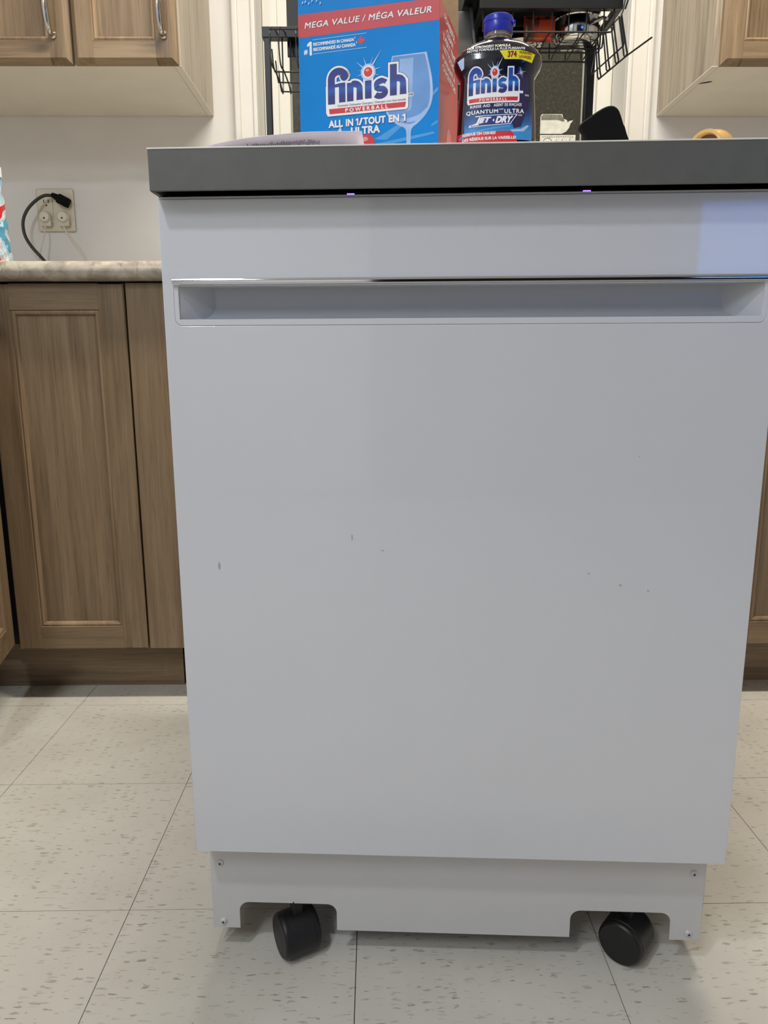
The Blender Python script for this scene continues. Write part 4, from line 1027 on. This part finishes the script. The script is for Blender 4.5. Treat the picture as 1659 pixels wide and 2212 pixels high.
# open wire caddy on the right side with its long hook rod
ps = [[(.491, 1.740, 1.404), (.489, 1.625, 1.3895), (.4900, 1.620, 1.385), (.5000, 1.620, 1.341), (.4995, 1.622, 1.337), (.4765, 1.760, 1.334), (.4760, 1.764, 1.338), (.485, 1.762, 1.40), (.488, 1.76, 1.43)]]
for (xa, ya, za, xb, yb, zb) in ((.480, 1.755, 1.395, .489, 1.755, 1.323), (.484, 1.715, 1.398, .4955, 1.715, 1.324), (.488, 1.675, 1.398, .5015, 1.675, 1.324), (.493, 1.640, 1.398, .5075, 1.640, 1.324)):
    ps.append(smooth_path([(xa, ya, za), (xb - .002, yb, zb + .012), (xb, yb, zb + .002), (xb + .003, yb - .004, zb), (xb + .003, yb - .010, zb + .004), (xb, yb - .012, zb + .012), (xa + .001, ya - .012, za)], 3))
ps.append([(.4905, 1.757, 1.3225), (.510, 1.632, 1.3225), (.538, 1.570, 1.332)])
ps.append([(.500, 1.622, 1.430), (.495, 1.622, 1.40), (.4905, 1.622, 1.388)])
ps.append([(.516, 1.60, 1.47), (.502, 1.60, 1.425), (.497, 1.615, 1.40)]); ps.append([(.516, 1.60, 1.47), (.512, 1.697, 1.45)]); ps.append([(.488, 1.76, 1.43), (.492, 1.82, 1.44)])
wires('side_caddy', ps, .0017)

# steel pot, shallow steel lid and a packet added to imitate red reflections in the steel
po = empty('steel_pot', (.442, 1.778, 1.3955), 'shiny stainless pot lying in the right basket of the dish rack', 'pot')
B().lathe([(.001, 0), (.034, 0), (.042, .003), (.047, .010), (.048, .030), (.048, .046), (.050, .048), (.0495, .050), (.0465, .048), (.0465, .012), (.041, .005), (.001, .004)], 48, capends=False).build('pot_body', 'steel', po, True)
B().tube([(.030, -.036, .035), (.044, -.052, .036), (.050, -.060, .030)], [.004, .0035, .0035], 10).build('handle', 'steel', po, True)
ld = empty('pan_lid', (.325, 1.800, 1.3935), 'steel pan lid lying at the left end of the rack basket', 'lid')
B().lathe([(.001, 0), (.028, 0), (.040, .004), (.046, .009), (.048, .010), (.046, .0115), (.038, .007), (.001, .003)], 48, capends=False).build('lid_disc', 'steel', ld, True)
B().lathe([(.006, .003), (.005, .012), (.009, .017), (.009, .020), (.001, .022)], 20).build('knob', 'black', ld, True)
pk = empty('reflection_packet', (.352, 1.745, 1.3935), 'orange packet added in the rack basket in place of red reflections in the steel', 'packet')
B().box(-.030, .036, -.011, .011, 0, .040, .005, 3).build('wrapper', 'packet', pk)
B().box(-.030, .036, -.001, .001, .038, .048, .0004).build('top_seal', 'packet', pk)
# slanted black tray left of the bottle, leaning in the rack
tr_ = empty('black_tray', (.196, 1.735, 1.30), 'black plastic tray leaning in the rack between detergent carton and bottle', 'tray')
b_ = B().box(-.022, .030, -.004, .004, 0, .150, .002); b_.box(-.022, -.016, -.014, .004, 0, .150, .001); b_.box(.024, .030, -.014, .004, 0, .150, .001)
o = b_.build('tray_body', plain('tray_charcoal', (46, 48, 50), .45), tr_); o.rotation_euler = (math.radians(-4), math.radians(-6), 0)
rbox(B(), -.02, .225, 1.716, 1.80, 1.2935, 1.2995).build('lower_shelf', 'blackmetal', rk)
for x in (-.02, .215): rbox(B(), x, x + .008, 1.80, 1.846, 1.29, 1.44).build('bracket', 'blackmetal', rk)

# ------------------------------------------------------------------ lamps and the television behind the photographer
for (x, y, lx, ly, mt_, lbl) in ((.24, 1.20, 1.22, .17, 'lampglass', 'long warm tube ceiling lamp above the dishwasher'), (-.95, -1.15, .30, .95, 'lampglass2', 'cool tube ceiling lamp above the photographer')):
    l = empty('ceiling_lamp', (x, y, ZC), lbl, 'lamp')
    B().box(-lx / 2, lx / 2, -ly / 2, ly / 2, -.045, -.001, .006).build('lamp_base', 'trimpaint', l)
    B().box(-lx / 2 + .015, lx / 2 - .015, -ly / 2 + .015, ly / 2 - .015, -.088, -.045, .012, 4).build('lamp_shade', mt_, l)
l = empty('ceiling_lamp', (-.72, -.27, ZC), 'small round cool ceiling lamp between the two tube lamps', 'lamp')
B().lathe([(.11, 0), (.11, -.03), (.10, -.035)], 32).build('lamp_base', 'trimpaint', l, True)
B().lathe([(.098, -.035), (.092, -.06), (.06, -.082), (.002, -.090)], 32).build('lamp_shade', 'lampglass2', l, True)
tv = empty('television', (2.02, YF - 1.0, 1.12), 'television glowing blue in the added dark room behind the photographer', 'television')
B().box(-.45, .45, -.025, .02, .04, .60, .005).build('housing', 'black', tv)
B().box(-.40, .40, -.16, .16, -1.12, -.30, .004).build('stand', 'black', tv)
B().box(-.03, .03, -.02, .0, -.30, .05).build('neck', 'black', tv)
B().box(-.435, .435, .0201, .022, .055, .585).build('screen', 'screen', tv)
